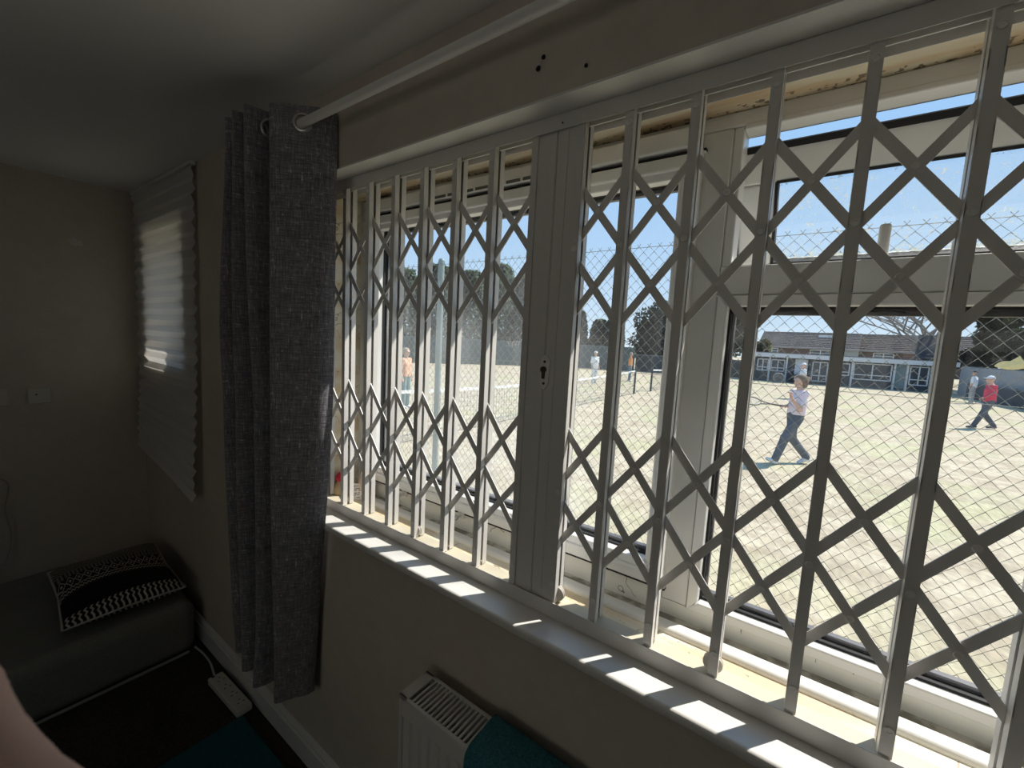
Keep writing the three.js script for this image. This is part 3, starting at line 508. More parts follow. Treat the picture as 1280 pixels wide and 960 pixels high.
// ------------------------------------------------------------------ sockets, cables, extension lead
{
  const mPl = M([0.66, 0.64, 0.58], { roughness: 0.4 });
  for (const [z, kind, lab] of [[0.445, 0, 'white single wall socket plate nearer the corner above the bed'], [0.600, 1, 'white wall socket plate at the very edge of the view above the bed']]) {
    const t = thing('wall_socket', lab, 'socket', [-3.45, 1.255, z], 0, 'sockets on the end wall');
    part('plate', bx(0.0, 0.011, -0.043, 0.043, -0.043, 0.043, 0.003), mPl, t);
    const hs = kind ? [[0.012, 0], [-0.006, -0.012], [-0.006, 0.012], [-0.022, 0.02]] : [[0.008, 0.012]];
    for (const [y, zz] of hs) part('pin_hole', bx(0.0105, 0.0118, y - 0.004, y + 0.004, zz - 0.003, zz + 0.003), mDark, t);
  }
  solo('wall_cable', tube([V(-3.44, 0.86, 0.66), V(-3.425, 0.80, 0.585), V(-3.42, 0.66, 0.60), V(-3.42, 0.50, 0.585), V(-3.40, 0.36, 0.62), V(-3.36, 0.284, 0.70)], 0.004, 50, 7), M([0.45, 0.43, 0.4], { roughness: 0.6 }), 'pale cable looping down the end wall to the mattress', 'cable');
  const e = thing('extension_lead', 'white four way extension socket on the floor below the curtain', 'extension lead', [-2.02, 0, 0.072], 0.03);
  part('casing', bx(-0.15, 0.15, 0.004, 0.036, -0.032, 0.032, 0.007), mPl, e);
  for (let i = 0; i < 4; i++) {
    const x = -0.1 + i * 0.066; const f = part('outlet', bx(x - 0.026, x + 0.026, 0.034, 0.0375, -0.026, 0.026, 0.002), mPl, e);
    for (const [dx, dz] of [[-0.012, -0.004], [0.010, -0.014], [0.010, 0.008]]) part('pin_hole', bx(x + dx - 0.0022, x + dx + 0.0022, 0.0372, 0.0380, dz - 0.004, dz + 0.004), mDark, f);
  }
  part('indicator', bx(-0.143, -0.135, 0.0355, 0.0368, 0.005, 0.018), mDark, e);
  part('cable', tube([V(-0.15, 0.018, 0), V(-0.20, 0.012, -0.012), V(-0.28, 0.006, -0.03), V(-0.38, 0.006, -0.036), V(-0.47, 0.006, -0.03)], 0.0045, 40, 8), mPl, e);
}

// ------------------------------------------------------------------ radiator and the towel over it, mat on the floor
{
  const x0 = -0.785, x1 = 0.45, y0 = 0.18, y1 = 0.772, z0 = 0.035, z1 = 0.135;
  const t = thing('radiator', 'white double panel radiator with a slotted top grille below the window', 'radiator');
  const mR = M([0.72, 0.71, 0.68], { roughness: 0.35 });
  const panel = (zb, dir) => {                        // fluted steel panel
    const pr = [], n = Math.round((x1 - x0 - 0.05) / 0.0335); pr.push([x0 + 0.012, 0]);
    for (let i = 0; i < n; i++) { const a = x0 + 0.025 + i * 0.0335; for (const [d, h] of [[0.002, 0], [0.007, 0.007], [0.0165, 0.007], [0.0215, 0]]) pr.push([a + d, h]); }
    pr.push([x1 - 0.012, 0]); const back = pr.slice().reverse().map(([a, h]) => [a, h - 0.008]);
    const s = new THREE.Shape(pr.concat(back).map(([a, h]) => new THREE.Vector2(a, h)));
    const g = new THREE.ExtrudeGeometry(s, { depth: y1 - y0 - 0.11, bevelEnabled: false });
    g.applyMatrix4(new THREE.Matrix4().makeBasis(V(1, 0, 0), V(0, 0, dir), V(0, -dir, 0)).setPosition(0, dir > 0 ? y1 - 0.055 : y0 + 0.055, zb)); return g;
  };
  part('front_panel', [panel(z1 - 0.010, 1), bx(x0 + 0.010, x1 - 0.010, y1 - 0.056, y1 - 0.006, z1 - 0.018, z1 - 0.003, 0.004), bx(x0 + 0.010, x1 - 0.010, y0, y0 + 0.056, z1 - 0.018, z1 - 0.003, 0.004)], mR, t);
  part('rear_panel', bx(x0 + 0.01, x1 - 0.01, y0, y1 - 0.008, z0, z0 + 0.014, 0.004), mR, t);
  for (const [a, b] of [[x0, x0 + 0.012], [x1 - 0.012, x1]]) part('side_panel', bx(a, b, y0 + 0.01, y1, z0, z1 - 0.002, 0.003), mR, t);
  const fr = part('top_grille', [bx(x0, x0 + 0.032, y1 - 0.003, y1 + 0.004, z0, z1, 0.002), bx(x1 - 0.032, x1, y1 - 0.003, y1 + 0.004, z0, z1, 0.002), bx(x0, x1, y1 - 0.003, y1 + 0.004, z0, z0 + 0.009, 0.002), bx(x0, x1, y1 - 0.003, y1 + 0.004, z1 - 0.009, z1, 0.002)], mR, t);
  const slat = bx(-0.0032, 0.0032, -0.004, 0.0035, z0 + 0.006, z1 - 0.006, 0.001);
  for (let x = x0 + 0.045; x < x1 - 0.035; x += 0.0132) { const m = part('slat', slat, mR, fr); m.position.set(x, y1, 0); }
  part('convector_fins', bx(x0 + 0.02, x1 - 0.02, y0 + 0.06, y1 - 0.05, z0 + 0.03, z1 - 0.03), M([0.05, 0.05, 0.05]), t);
  for (const x of [-0.55, 0.2]) part('bracket', bx(x - 0.015, x + 0.015, y0 + 0.1, y1 - 0.1, 0.001, z0 + 0.002), mSteel, t);
  part('pipe', [rod(V(x0 + 0.05, 0, z0 + 0.05), V(x0 + 0.05, y0 + 0.02, z0 + 0.05), 0.0075), rod(V(x1 - 0.05, 0, z0 + 0.05), V(x1 - 0.05, y0 + 0.02, z0 + 0.05), 0.0075)], mGloss, t);
  // towel hung over the top
  const tw = (() => {
    const prof = [[z0 - 0.010, 0.40], [z0 - 0.012, 0.60], [z0 - 0.010, y1 - 0.02], [z0 - 0.004, y1 + 0.008], [z0 + 0.02, y1 + 0.0125], [0.085, y1 + 0.0115], [z1 - 0.015, y1 + 0.0125], [z1 + 0.006, y1 + 0.007], [z1 + 0.014, y1 - 0.02], [z1 + 0.014, 0.62], [z1 + 0.018, 0.42], [z1 + 0.016, 0.28]].map((p) => V(0, p[1], p[0]));
    const c = new THREE.CatmullRomCurve3(prof, false, 'centripetal'), S = c.getSpacedPoints(90), nx = 40, pos = [], uv = [], idx = [];
    const nn = S.map((p, i) => { const d = S[Math.min(90, i + 1)].clone().sub(S[Math.max(0, i - 1)]).normalize(); return V(0, d.z, -d.y).negate(); });
    for (const off of [0.0, 0.004]) S.forEach((p, j) => { for (let i = 0; i <= nx; i++) { const x = -0.541 + 0.74 * i / nx; const w = (p.y < y1 - 0.03 ? 0.005 * Math.sin(i * 0.9 + 1) : 0); pos.push(x + 0.006 * Math.sin(j * 0.13), p.y - nn[j].y * off, p.z - nn[j].z * off + (p.z > 0.08 ? Math.abs(w) : 0)); uv.push(x * 2, j / 90 * 2); } });
    const W = nx + 1, H = 91, id = (s, j, i) => s * W * H + j * W + i;
    for (let j = 0; j < 90; j++) for (let i = 0; i < nx; i++) { for (const s of [0, 1]) { const q = [id(s, j, i), id(s, j + 1, i), id(s, j, i + 1), id(s, j + 1, i + 1)]; idx.push(q[0], q[1], q[2], q[2], q[1], q[3]); } }
    for (let j = 0; j < 90; j++) for (const i of [0, nx]) idx.push(id(0, j, i), id(1, j, i), id(0, j + 1, i), id(1, j, i), id(1, j + 1, i), id(0, j + 1, i));
    for (let i = 0; i < nx; i++) for (const j of [0, 90]) idx.push(id(0, j, i), id(0, j, i + 1), id(1, j, i), id(1, j, i), id(0, j, i + 1), id(1, j, i + 1));
    const g = new THREE.BufferGeometry(); g.setAttribute('position', new THREE.Float32BufferAttribute(pos, 3)); g.setAttribute('uv', new THREE.Float32BufferAttribute(uv, 2)); g.setIndex(idx); g.computeVertexNormals(); return g;
  })();
  const terry = tex(512, (u, v) => { const k = 0.85 + 0.3 * NZ.n(u, v, 180); return [0.22 * k, 0.45 * k, 0.50 * k]; });
  const mT = new THREE.MeshStandardMaterial({ map: terry, bumpMap: tex(256, (u, v) => NZ.n(u, v, 128), { srgb: false, rep: 2 }), bumpScale: 0.003, roughness: 1, side: THREE.DoubleSide });
  solo('towel', tw, mT, 'teal terry towel draped over the right part of the radiator', 'towel');
  solo('floor_mat', bx(-1.87, -0.35, 0.0, 0.010, 0.075, 0.72, 0.004), new THREE.MeshStandardMaterial({ map: tex(128, (u, v) => { const k = 0.9 + 0.2 * NZ.n(u, v, 64); return [0.10 * k, 0.33 * k, 0.36 * k]; }), roughness: 0.95 }), 'dark teal exercise mat on the floor beside the wall', 'mat');
}

// ------------------------------------------------------------------ the photographer's hand at the lens, out of focus
{
  const t = thing('person', 'fingertip of the photographer, out of focus in the lower left corner', 'person');
  const B = new THREE.Matrix4().makeRotationFromQuaternion(camera.quaternion);
  // bones given along the right, up and back axes of a head-height frame standing where the photographer's hand is
  const fing = (base, dirs, lens, rad) => { const out = []; let p = base.slice(); dirs.forEach((d, i) => { const l = Math.hypot(...d), q = p.map((v, k) => v + d[k] / l * lens[i]); out.push([...p, ...q, rad[i], rad[i + 1]]); p = q; }); return out; };
  const bones = [];
  const pal = [-0.150, 0.018, -0.060], wr = [-0.196, -0.045, 0.000];   // shifted as a whole below
  bones.push([...pal, -0.172, -0.010, -0.030, 0.013, 0.015], [-0.146, 0.000, -0.040, -0.176, -0.03, -0.018, 0.013, 0.014], [-0.150, -0.018, -0.026, ...wr, 0.013, 0.022], [...pal, -0.150, -0.018, -0.026, 0.012, 0.012]);
  bones.push(...fing([-0.146, 0.020, -0.062], [[0.72, -0.62, 0.02], [0.69, -0.72, 0.0], [0.66, -0.75, 0.05]], [0.042, 0.030, 0.026], [0.0092, 0.0090, 0.0086, 0.0078]));
  bones.push(...fing([-0.152, 0.000, -0.054], [[0.40, -0.88, 0.25], [0.30, -0.9, 0.4], [0.2, -0.85, 0.5]], [0.046, 0.032, 0.026], [0.0092, 0.009, 0.0085, 0.0078]));
  bones.push(...fing([-0.152, -0.018, -0.040], [[0.35, -0.85, 0.45], [0.2, -0.8, 0.6], [0.1, -0.7, 0.7]], [0.042, 0.030, 0.025], [0.009, 0.0088, 0.0083, 0.0076]));
  bones.push(...fing([-0.156, -0.034, -0.026], [[0.3, -0.8, 0.6], [0.15, -0.7, 0.7], [0.1, -0.6, 0.8]], [0.033, 0.024, 0.022], [0.0082, 0.0078, 0.0074, 0.0068]));
  bones.push(...fing([-0.178, -0.012, -0.028], [[-0.1, 0.5, -0.85], [0.3, 0.6, -0.7]], [0.040, 0.030], [0.012, 0.0102, 0.0088]));
  bones.push([...wr, -0.27, -0.20, 0.13, 0.024, 0.036]);
  const g = sdfMesh(bones, 0.003, 0.006);
  const skinMap = M([0.62, 0.40, 0.34], { roughness: 0.55 });
  const m = part('hand', g, skinMap, t); m.applyMatrix4(new THREE.Matrix4().makeTranslation(0, 1.7, 0.8).multiply(B).multiply(new THREE.Matrix4().makeTranslation(0.0245, -0.0415, 0)));
  const sl = sdfMesh([[-0.245, -0.15, 0.088, -0.34, -0.31, 0.23, 0.044, 0.055]], 0.006, 0.01);
  const s2 = part('sleeve', sl, M([0.10, 0.11, 0.14], { roughness: 1 }), t); s2.applyMatrix4(new THREE.Matrix4().makeTranslation(0, 1.7, 0.8).multiply(B).multiply(new THREE.Matrix4().makeTranslation(0.0245, -0.0415, 0)));
}

// ------------------------------------------------------------------ outside: ground, chain-link fence
const GY = -0.45;
{
  const map = tex(1024, (u, v) => {                    // worn grass court: straw, bare sandy streaks and a little green
    const a = NZ.fbm(u, v, 6, 5), b = NZ2.fbm(u, v, 24, 4), st = NZ.n(u, v * 0.25, 160), g = NZ2.fbm(u + 0.4, v + 0.1, 3, 4);
    let c = mix3([0.775, 0.725, 0.575], [0.70, 0.64, 0.50], sst(0.35, 0.7, b)); c = mix3(c, [0.72, 0.72, 0.50], 0.6 * sst(0.45, 0.7, g)); const k = 0.92 + 0.10 * st + 0.08 * (a - 0.5); return [c[0] * k * 0.99, c[1] * k * 0.985, c[2] * k * 1.06];
  });
  const big = new THREE.PlaneGeometry(220, 160, 1, 1).rotateX(-Math.PI / 2).translate(0, GY, -80 - 0.30); const uv = big.attributes.uv, p = big.attributes.position; for (let i = 0; i < uv.count; i++) uv.setXY(i, p.getX(i) / 5, p.getZ(i) / 5);
  const base = bx(-110, 110, GY - 0.3, GY, -160, -0.301); const bu = base.attributes.uv, bp = base.attributes.position; for (let i = 0; i < bu.count; i++) bu.setXY(i, bp.getX(i) / 5, bp.getZ(i) / 5);
  const g = struct('ground', base, new THREE.MeshStandardMaterial({ map, bumpMap: tex(512, (u, v) => NZ.fbm(u, v, 60, 3), { srgb: false }), bumpScale: 0.02, roughness: 1 }), 'dry worn grass tennis court');
}
const mWire = M([0.21, 0.22, 0.19], { roughness: 0.45, metalness: 0.2 }), mPostG = M([0.20, 0.27, 0.27], { roughness: 0.5 });
const FZ0 = -2.08, FTOP = 2.365;
{
  const t = thing('chain_link_fence', 'green wire chain-link fence just outside the window', 'fence');
  const q = 0.0355, qy = 0.0378, n0 = Math.ceil((FTOP - GY - 0.03) / qy), mk = (flip) => {   // one zigzag wire, half a mesh wide, hooked into its neighbours
    const P = []; for (let i = 0; i <= n0; i++) P.push(V(((i % 2) ? q : 0) * 1.02, FTOP - i * qy, ((i % 2) ? 1 : -1) * 0.0022));
    P.unshift(V(0.012, FTOP + 0.016, 0.002));
    const R = 5, pos = [], idx = []; P.forEach((p, i) => { for (let k = 0; k < R; k++) { const a = k / R * 6.283; pos.push(p.x + 0.0015 * Math.cos(a) * 1.2, p.y + 0.0015 * Math.cos(a) * (i % 2 ? 0.7 : -0.7), p.z + 0.0015 * Math.sin(a)); } });
    for (let i = 0; i < P.length - 1; i++) for (let k = 0; k < R; k++) { const a = i * R + k, b = i * R + (k + 1) % R; idx.push(a, b, a + R, b, b + R, a + R); }
    const g = new THREE.BufferGeometry(); g.setAttribute('position', new THREE.Float32BufferAttribute(pos, 3)); g.setIndex(idx); g.computeVertexNormals(); return g;
  };
  const wg = mk();
  const wg2 = wg.clone().applyMatrix4(new THREE.Matrix4().makeRotationY(Math.PI)).translate(0, 0, 0); wg2.translate(2 * q, 0, 0);
  for (let x = -5.25, i = 0; x < 3.0; x += 2 * q, i++) { const a = part('wire', wg, mWire, t); a.position.set(x, 0, FZ0); const b = part('wire', wg2, mWire, t); b.position.set(x, 0, FZ0); }
  for (const y of [FTOP - 0.006, 1.510, -0.36]) part('line_wire', rod(V(-5.3, y, FZ0 - 0.006), V(3.05, y, FZ0 - 0.006), 0.0019, 0.0019, 6), mWire, t);
  for (const x of [-5.35, -2.985, -0.585, 1.85, 4.2]) { const p = part('post', new THREE.CylinderGeometry(0.030, 0.030, FTOP + 0.03 - GY, 16).translate(0, (FTOP + 0.03 + GY) / 2, 0), mPostG, t); p.position.set(x, 0, FZ0 - 0.040); part('post_cap', new THREE.SphereGeometry(0.031, 14, 8, 0, 6.283, 0, 1.57).translate(0, FTOP + 0.03, 0), mPostG, p); }
  const ls = new THREE.Shape(); ls.moveTo(-0.055, -0.012); ls.quadraticCurveTo(-0.04, 0.016, -0.005, 0.014); ls.lineTo(0.022, 0.04); ls.quadraticCurveTo(0.03, 0.012, 0.050, 0.010); ls.quadraticCurveTo(0.058, -0.012, 0.02, -0.022); ls.quadraticCurveTo(-0.02, -0.03, -0.055, -0.012);
  const lg = new THREE.ExtrudeGeometry(ls, { depth: 0.0012, bevelEnabled: false, curveSegments: 8 }); { const p = lg.attributes.position; for (let i = 0; i < p.count; i++) p.setZ(i, p.getZ(i) + 3.5 * (p.getX(i) ** 2)); lg.computeVertexNormals(); }
  const leaf = solo('dry_leaf', lg, M([0.62, 0.58, 0.30], { roughness: 0.8, side: THREE.DoubleSide }), 'yellow green dead leaf caught in the chain-link fence at the right edge', 'leaf'); leaf.position.set(0.712, 1.702, FZ0 + 0.008);
}
{ // pale down pipe and outer reveal by the left casement
  const t = thing('drain_pipe', 'pale grey rainwater pipe outside the far left of the window', 'pipe', [-1.69, 0, -0.43]);
  part('pipe', new THREE.CylinderGeometry(0.034, 0.034, 2.85, 20).translate(0, GY + 1.425, 0), M([0.62, 0.63, 0.66], { roughness: 0.4 }), t);
  for (const y of [0.9, 2.1]) part('pipe_clip', [new THREE.CylinderGeometry(0.039, 0.039, 0.03, 20).translate(0, y, 0), bx(-0.05, 0.05, y - 0.015, y + 0.015, -0.01, 0.131)], M([0.5, 0.5, 0.53]), t);
}

// ------------------------------------------------------------------ tennis nets
function net(label, x, z0, z1) {
  const t = thing('tennis_net', label, 'net', [0, 0, 0], 0, 'nets on the grass courts');
  const H = 0.92, sagY = (z) => { const f = (z - z0) / (z1 - z0) * 2 - 1; return GY + H + 0.13 * f * f; };
  const strands = []; const n = Math.round(Math.abs(z1 - z0) / 0.11);
  for (let i = 0; i <= n; i++) { const z = mix(z0, z1, i / n); strands.push(bx(x - 0.0018, x + 0.0018, GY + 0.02, sagY(z), z - 0.0018, z + 0.0018)); }
  for (let k = 1; k < 9; k++) for (let i = 0; i < 16; i++) { const a = mix(z0, z1, i / 16), b = mix(z0, z1, (i + 1) / 16); strands.push(bar(V(x, mix(GY + 0.02, sagY(a), k / 9), a), V(x, mix(GY + 0.02, sagY(b), k / 9), b), 0.0036, 0.0036, V(1, 0, 0))); }
  const m = part('net_mesh', strands, M([0.06, 0.07, 0.065], { roughness: 0.9 }), t); m.userData.kind = 'stuff';
  const tape = []; for (let i = 0; i < 16; i++) { const a = mix(z0, z1, i / 16), b = mix(z0, z1, (i + 1) / 16); tape.push(bar(V(x, sagY(a) - 0.03, a), V(x, sagY(b) - 0.03, b), 0.065, 0.008, V(1, 0, 0))); }
  part('head_tape', tape, M([0.80, 0.80, 0.78], { roughness: 0.9 }), t);
  part('foot_cord', rod(V(x, GY + 0.02, z0), V(x, GY + 0.02, z1), 0.008, 0.008, 6), M([0.12, 0.12, 0.11]), t);
  for (const z of [z0, z1]) part('net_post', [new THREE.CylinderGeometry(0.045, 0.045, 1.12, 14).translate(x, GY + 0.56, z), new THREE.SphereGeometry(0.045, 12, 8).translate(x, GY + 1.12, z)], M([0.035, 0.045, 0.05], { roughness: 0.5 }), t);
}
net('nearer tennis net running away from the window, its far post standing dark', -6.45, -4.4, -17.55);
net('farther tennis net beyond the dark post at the left', -6.30, -19.4, -32.0);

// ------------------------------------------------------------------ people on the courts
const skinM = M([0.60, 0.38, 0.29], { roughness: 0.6 });
const handBones = (o, dir, up) => {                    // a loosely closed hand: palm, four unequal fingers and a side thumb
  const d = dir.clone().normalize(), s = new THREE.Vector3().crossVectors(d, up).normalize(), u = new THREE.Vector3().crossVectors(s, d);
  const at = (a, b, c) => { const p = o.clone().addScaledVector(d, a).addScaledVector(s, b).addScaledVector(u, c); return [p.x, p.y, p.z]; };
  const B = [[...at(0, -0.016, 0), ...at(0.07, -0.02, 0), 0.017, 0.014], [...at(0, 0.016, 0), ...at(0.07, 0.02, 0), 0.017, 0.013], [...at(0.07, -0.026, 0), ...at(0.07, 0.026, 0), 0.012, 0.012]];
  [[-0.027, 0.9], [-0.009, 1.05], [0.009, 1], [0.026, 0.8]].forEach(([b, l]) => { B.push([...at(0.075, b, 0), ...at(0.075 + 0.035 * l, b * 1.1, -0.012), 0.009, 0.0085], [...at(0.075 + 0.035 * l, b * 1.1, -0.012), ...at(0.065 + 0.042 * l, b * 1.1, -0.042 * l), 0.0085, 0.0075]); });
  B.push([...at(0.02, -0.028, -0.005), ...at(0.05, -0.05, -0.022), 0.012, 0.010], [...at(0.05, -0.05, -0.022), ...at(0.075, -0.045, -0.038), 0.010, 0.008]);
  return B;
};
function racketGeo() {                                  // along +X from the grip: handle, throat, oval head, strings
  const head = tube(Array.from({ length: 28 }, (_, i) => { const a = i / 28 * 6.2832; return V(0.53 + 0.165 * Math.cos(a), 0, 0.125 * Math.sin(a)); }), 0.011, 60, 7, true);
  const frame = [head, rod(V(0.19, 0, 0), V(0.375, 0, 0.05), 0.010), rod(V(0.19, 0, 0), V(0.375, 0, -0.05), 0.010)];
  const st = []; for (let i = -6; i <= 6; i++) { const z = i * 0.018, l = 0.165 * Math.sqrt(1 - (z / 0.125) ** 2); st.push(bx(0.53 - l, 0.53 + l, -0.0009, 0.0009, z - 0.0009, z + 0.0009)); } for (let i = -8; i <= 8; i++) { const x = i * 0.0185, l = 0.125 * Math.sqrt(1 - (x / 0.165) ** 2); st.push(bx(0.53 + x - 0.0009, 0.53 + x + 0.0009, -0.0009, 0.0009, -l, l)); }
  return { grip: rod(V(-0.03, 0, 0), V(0.20, 0, 0), 0.016, 0.014, 10), frame, strings: st };
}
function racket(label, pos, quat) {
  const t = thing('tennis_racket', label, 'racket'); const G = racketGeo(); t.position.copy(pos); t.quaternion.copy(quat);
  part('grip', G.grip, M([0.03, 0.03, 0.03]), t); part('frame', G.frame, M([0.05, 0.05, 0.055], { roughness: 0.4 }), t); const s = part('strings', G.strings, M([0.6, 0.6, 0.5]), t); return t;
}
// local frame: +X ahead, +Z the figure's right
function person(o) {
  const t = thing('person', o.label, 'person', o.pos, o.turn); const c = o.cell || 0.014, S = (o.h || 1.7) / 1.7;
  const J = Object.assign({ pel: [0, 0.93, 0], ch: [0.0, 1.25, 0], nk: [0, 1.43, 0], hd: [0.02, 1.585, 0], hL: [0, 0.90, -0.085], hR: [0, 0.90, 0.085], kL: [0.02, 0.49, -0.09], kR: [0.02, 0.49, 0.09], aL: [0, 0.09, -0.09], aR: [0, 0.09, 0.09], sL: [0, 1.385, -0.165], sR: [0, 1.385, 0.165], eL: [-0.02, 1.12, -0.21], eR: [-0.02, 1.12, 0.21], wL: [0.06, 0.89, -0.21], wR: [0.06, 0.89, 0.21] }, o.j || {});
  const w = o.wide || 1, b = (p, q, r, s) => [...J[p], ...J[q], r, s], off = (p, d) => J[p].map((v, i) => v + d[i]);
  const torso = (g) => [[...off('pel', [0, 0, -0.06]), ...off('ch', [0, 0, -0.055]), 0.100 * w + g, 0.098 * w + g], [...off('pel', [0, 0, 0.06]), ...off('ch', [0, 0, 0.055]), 0.100 * w + g, 0.098 * w + g], [...off('ch', [0, 0, -0.055]), ...off('sL', [0, -0.03, 0.05]), 0.095 * w + g, 0.06 + g], [...off('ch', [0, 0, 0.055]), ...off('sR', [0, -0.03, -0.05]), 0.095 * w + g, 0.06 + g], [...J.sL, ...J.sR, 0.052 + g, 0.052 + g]];
  const hdB = (() => { const [x, y, z] = J.hd; return [[x - 0.012, y + 0.035, z, x + 0.0, y + 0.02, z, 0.088, 0.086], [x + 0.02, y - 0.03, z, x + 0.035, y - 0.065, z, 0.066, 0.046], [x + 0.078, y + 0.012, z, x + 0.100, y - 0.022, z, 0.010, 0.015], [x + 0.072, y - 0.055, z - 0.016, x + 0.072, y - 0.055, z + 0.016, 0.013, 0.013], [x + 0.064, y + 0.036, z - 0.035, x + 0.064, y + 0.036, z + 0.035, 0.022, 0.022], [x - 0.005, y, z - 0.088, x - 0.012, y + 0.02, z - 0.093, 0.012, 0.016], [x - 0.005, y, z + 0.088, x - 0.012, y + 0.02, z + 0.093, 0.012, 0.016]]; })();
  const limbs = [b('sL', 'eL', 0.048, 0.038), b('sR', 'eR', 0.048, 0.038), b('eL', 'wL', 0.040, 0.027), b('eR', 'wR', 0.040, 0.027), b('hL', 'kL', 0.085 * w, 0.056), b('hR', 'kR', 0.085 * w, 0.056), b('kL', 'aL', 0.056, 0.037), b('kR', 'aR', 0.056, 0.037)];
  const dirOf = (p, q) => V(...J[q]).sub(V(...J[p]));
  const hands = [...handBones(V(...J.wL), o.hdL ? V(...o.hdL) : dirOf('eL', 'wL'), V(0, 1, 0.02)), ...handBones(V(...J.wR), o.hdR ? V(...o.hdR) : dirOf('eR', 'wR'), V(0, 1, 0.02))];
  const body = sdfMesh([...torso(0), b('nk', 'hd', 0.055, 0.05), [...off('ch', [0, 0.1, 0]), ...J.nk, 0.07, 0.055], ...limbs], c, 0.03);
  const head = sdfMesh(hdB, Math.min(c, 0.006), 0.018), hnd = sdfMesh(hands, o.handCell || 0.006, 0.004);
  part('body', [body, head, hnd], skinM, t);
  const eyes = [-0.033, 0.033].map((z) => new THREE.SphereGeometry(0.011, 10, 8).translate(J.hd[0] + 0.078, J.hd[1] + 0.016, J.hd[2] + z)); part('eyes', eyes, M([0.05, 0.04, 0.035], { roughness: 0.2 }), t);
  const sl = o.sleeve ?? 0.5, mid = (p, q, f) => J[p].map((v, i) => mix(v, J[q][i], f));
  const arm = (s, e, wv) => { const out = []; const f = Math.min(1, sl * 2); out.push([...J[s], ...mid(s, e, f), 0.062, 0.056]); if (sl > 0.5) out.push([...J[e], ...mid(e, wv, (sl - 0.5) * 2), 0.052, 0.040]); return out; };
  const hemY = J.pel[1] - (o.hem ?? 0.02);
  part('top', sdfMesh([...torso(0.016), ...arm('sL', 'eL', 'wL'), ...arm('sR', 'eR', 'wR')], c, 0.03, (x, y, z) => Math.max(hemY - y, y - (J.nk[1] + 0.005))), M(o.top, { roughness: 0.9 }), t);
  const lf = o.leg ?? 1, legs = []; for (const s of ['L', 'R']) { legs.push([...J['h' + s], ...J['k' + s], 0.098 * w, 0.076]); legs.push([...J['k' + s], ...mid('k' + s, 'a' + s, lf), 0.076, 0.064]); }
  part('trousers', sdfMesh([[...off('pel', [0, 0.03, -0.05]), ...off('pel', [0, 0.03, 0.05]), 0.112 * w, 0.112 * w], ...legs], c, 0.03, (x, y, z) => y - (J.pel[1] + 0.09)), M(o.legs, { roughness: 0.9 }), t);
  for (const s of ['L', 'R']) { const a = J['a' + s], p = (o.toe && o.toe[s]) || [1, -0.02, 0]; const q = [a[0] + p[0] * 0.15, a[1] - 0.05 + p[1], a[2]]; part('shoe', sdfMesh([[a[0] - 0.045, a[1] - 0.048, a[2], a[0] + 0.03, a[1] - 0.04, a[2], 0.038, 0.042], [a[0] + 0.02, a[1] - 0.046, a[2], ...q, 0.042, 0.032], [...a, a[0], a[1] - 0.04, a[2], 0.042, 0.045]], 0.01, 0.02), M(o.shoe || [0.75, 0.75, 0.75]), t); }
  if (o.hair) { const [x, y, z] = J.hd; const hb = [[x - 0.022, y + 0.05, z - 0.015, x - 0.022, y + 0.05, z + 0.015, 0.096, 0.096], [x - 0.045, y + 0.0, z - 0.03, x - 0.045, y + 0.0, z + 0.03, 0.078, 0.078]]; if (o.bun) hb.push([x - 0.12, y + 0.055, z, x - 0.135, y + 0.06, z, 0.052, 0.048], [x - 0.06, y - 0.06, z - 0.02, x - 0.06, y - 0.06, z + 0.02, 0.06, 0.06]); part('hair', sdfMesh(hb, 0.008, 0.03, (X, Y, Z) => (X - x) * 0.75 - (Y - y) * 0.42 - 0.010), M(o.hair, { roughness: 0.8 }), t); }
  if (o.hat) { const [x, y, z] = J.hd; part('cap', [new THREE.SphereGeometry(0.103, 24, 12, 0, 6.2832, 0, 1.45).translate(x - 0.008, y + 0.048, z), new THREE.CylinderGeometry(0.09, 0.09, 0.008, 24).scale(1.0, 1, 0.9).translate(x + 0.075, y + 0.062, z)], M(o.hat, { roughness: 0.9 }), t); }
  t.scale.setScalar(S); return t;
}
const Wd = (t, p) => { t.updateMatrixWorld(true); return V(...p).applyMatrix4(t.matrixWorld); };
{ // woman walking towards the left with her racket held flat in front of her
  const t = person({ label: 'woman in pale pink T-shirt and dark trousers striding left with her racket held out', pos: [-0.23, GY, -8.97], turn: 215 * Math.PI / 180, h: 1.74, cell: 0.012,
    j: { pel: [0.0, 0.93, 0], ch: [-0.02, 1.24, 0], nk: [-0.035, 1.42, 0], hd: [-0.01, 1.575, 0], hL: [0.01, 0.90, -0.085], hR: [-0.01, 0.90, 0.085], kL: [0.20, 0.52, -0.09], aL: [0.34, 0.105, -0.09], kR: [-0.04, 0.49, 0.09], aR: [-0.36, 0.13, 0.09], sL: [-0.02, 1.37, -0.155], sR: [-0.03, 1.37, 0.155], eL: [0.07, 1.08, -0.22], wL: [0.24, 1.29, -0.19], eR: [-0.04, 1.10, 0.19], wR: [0.14, 1.10, 0.10] },
    hdL: [0.2, 1, 0], hdR: [1, 0.1, -0.3], sleeve: 0.34, top: [0.72, 0.62, 0.66], legs: [0.10, 0.115, 0.14], shoe: [0.62, 0.64, 0.66], hair: [0.16, 0.11, 0.08], bun: 1, hem: -0.035, toe: { L: [1, 0.05, 0], R: [0.9, -0.06, 0] } });
  const tt = new THREE.Quaternion().setFromEuler(new THREE.Euler(-0.55, 215 * Math.PI / 180 - 0.45, 0.10, 'YXZ'));
  racket('dark framed tennis racket held out flat by the woman in pink', Wd(t, [0.22, 1.10, 0.07]), tt);
}
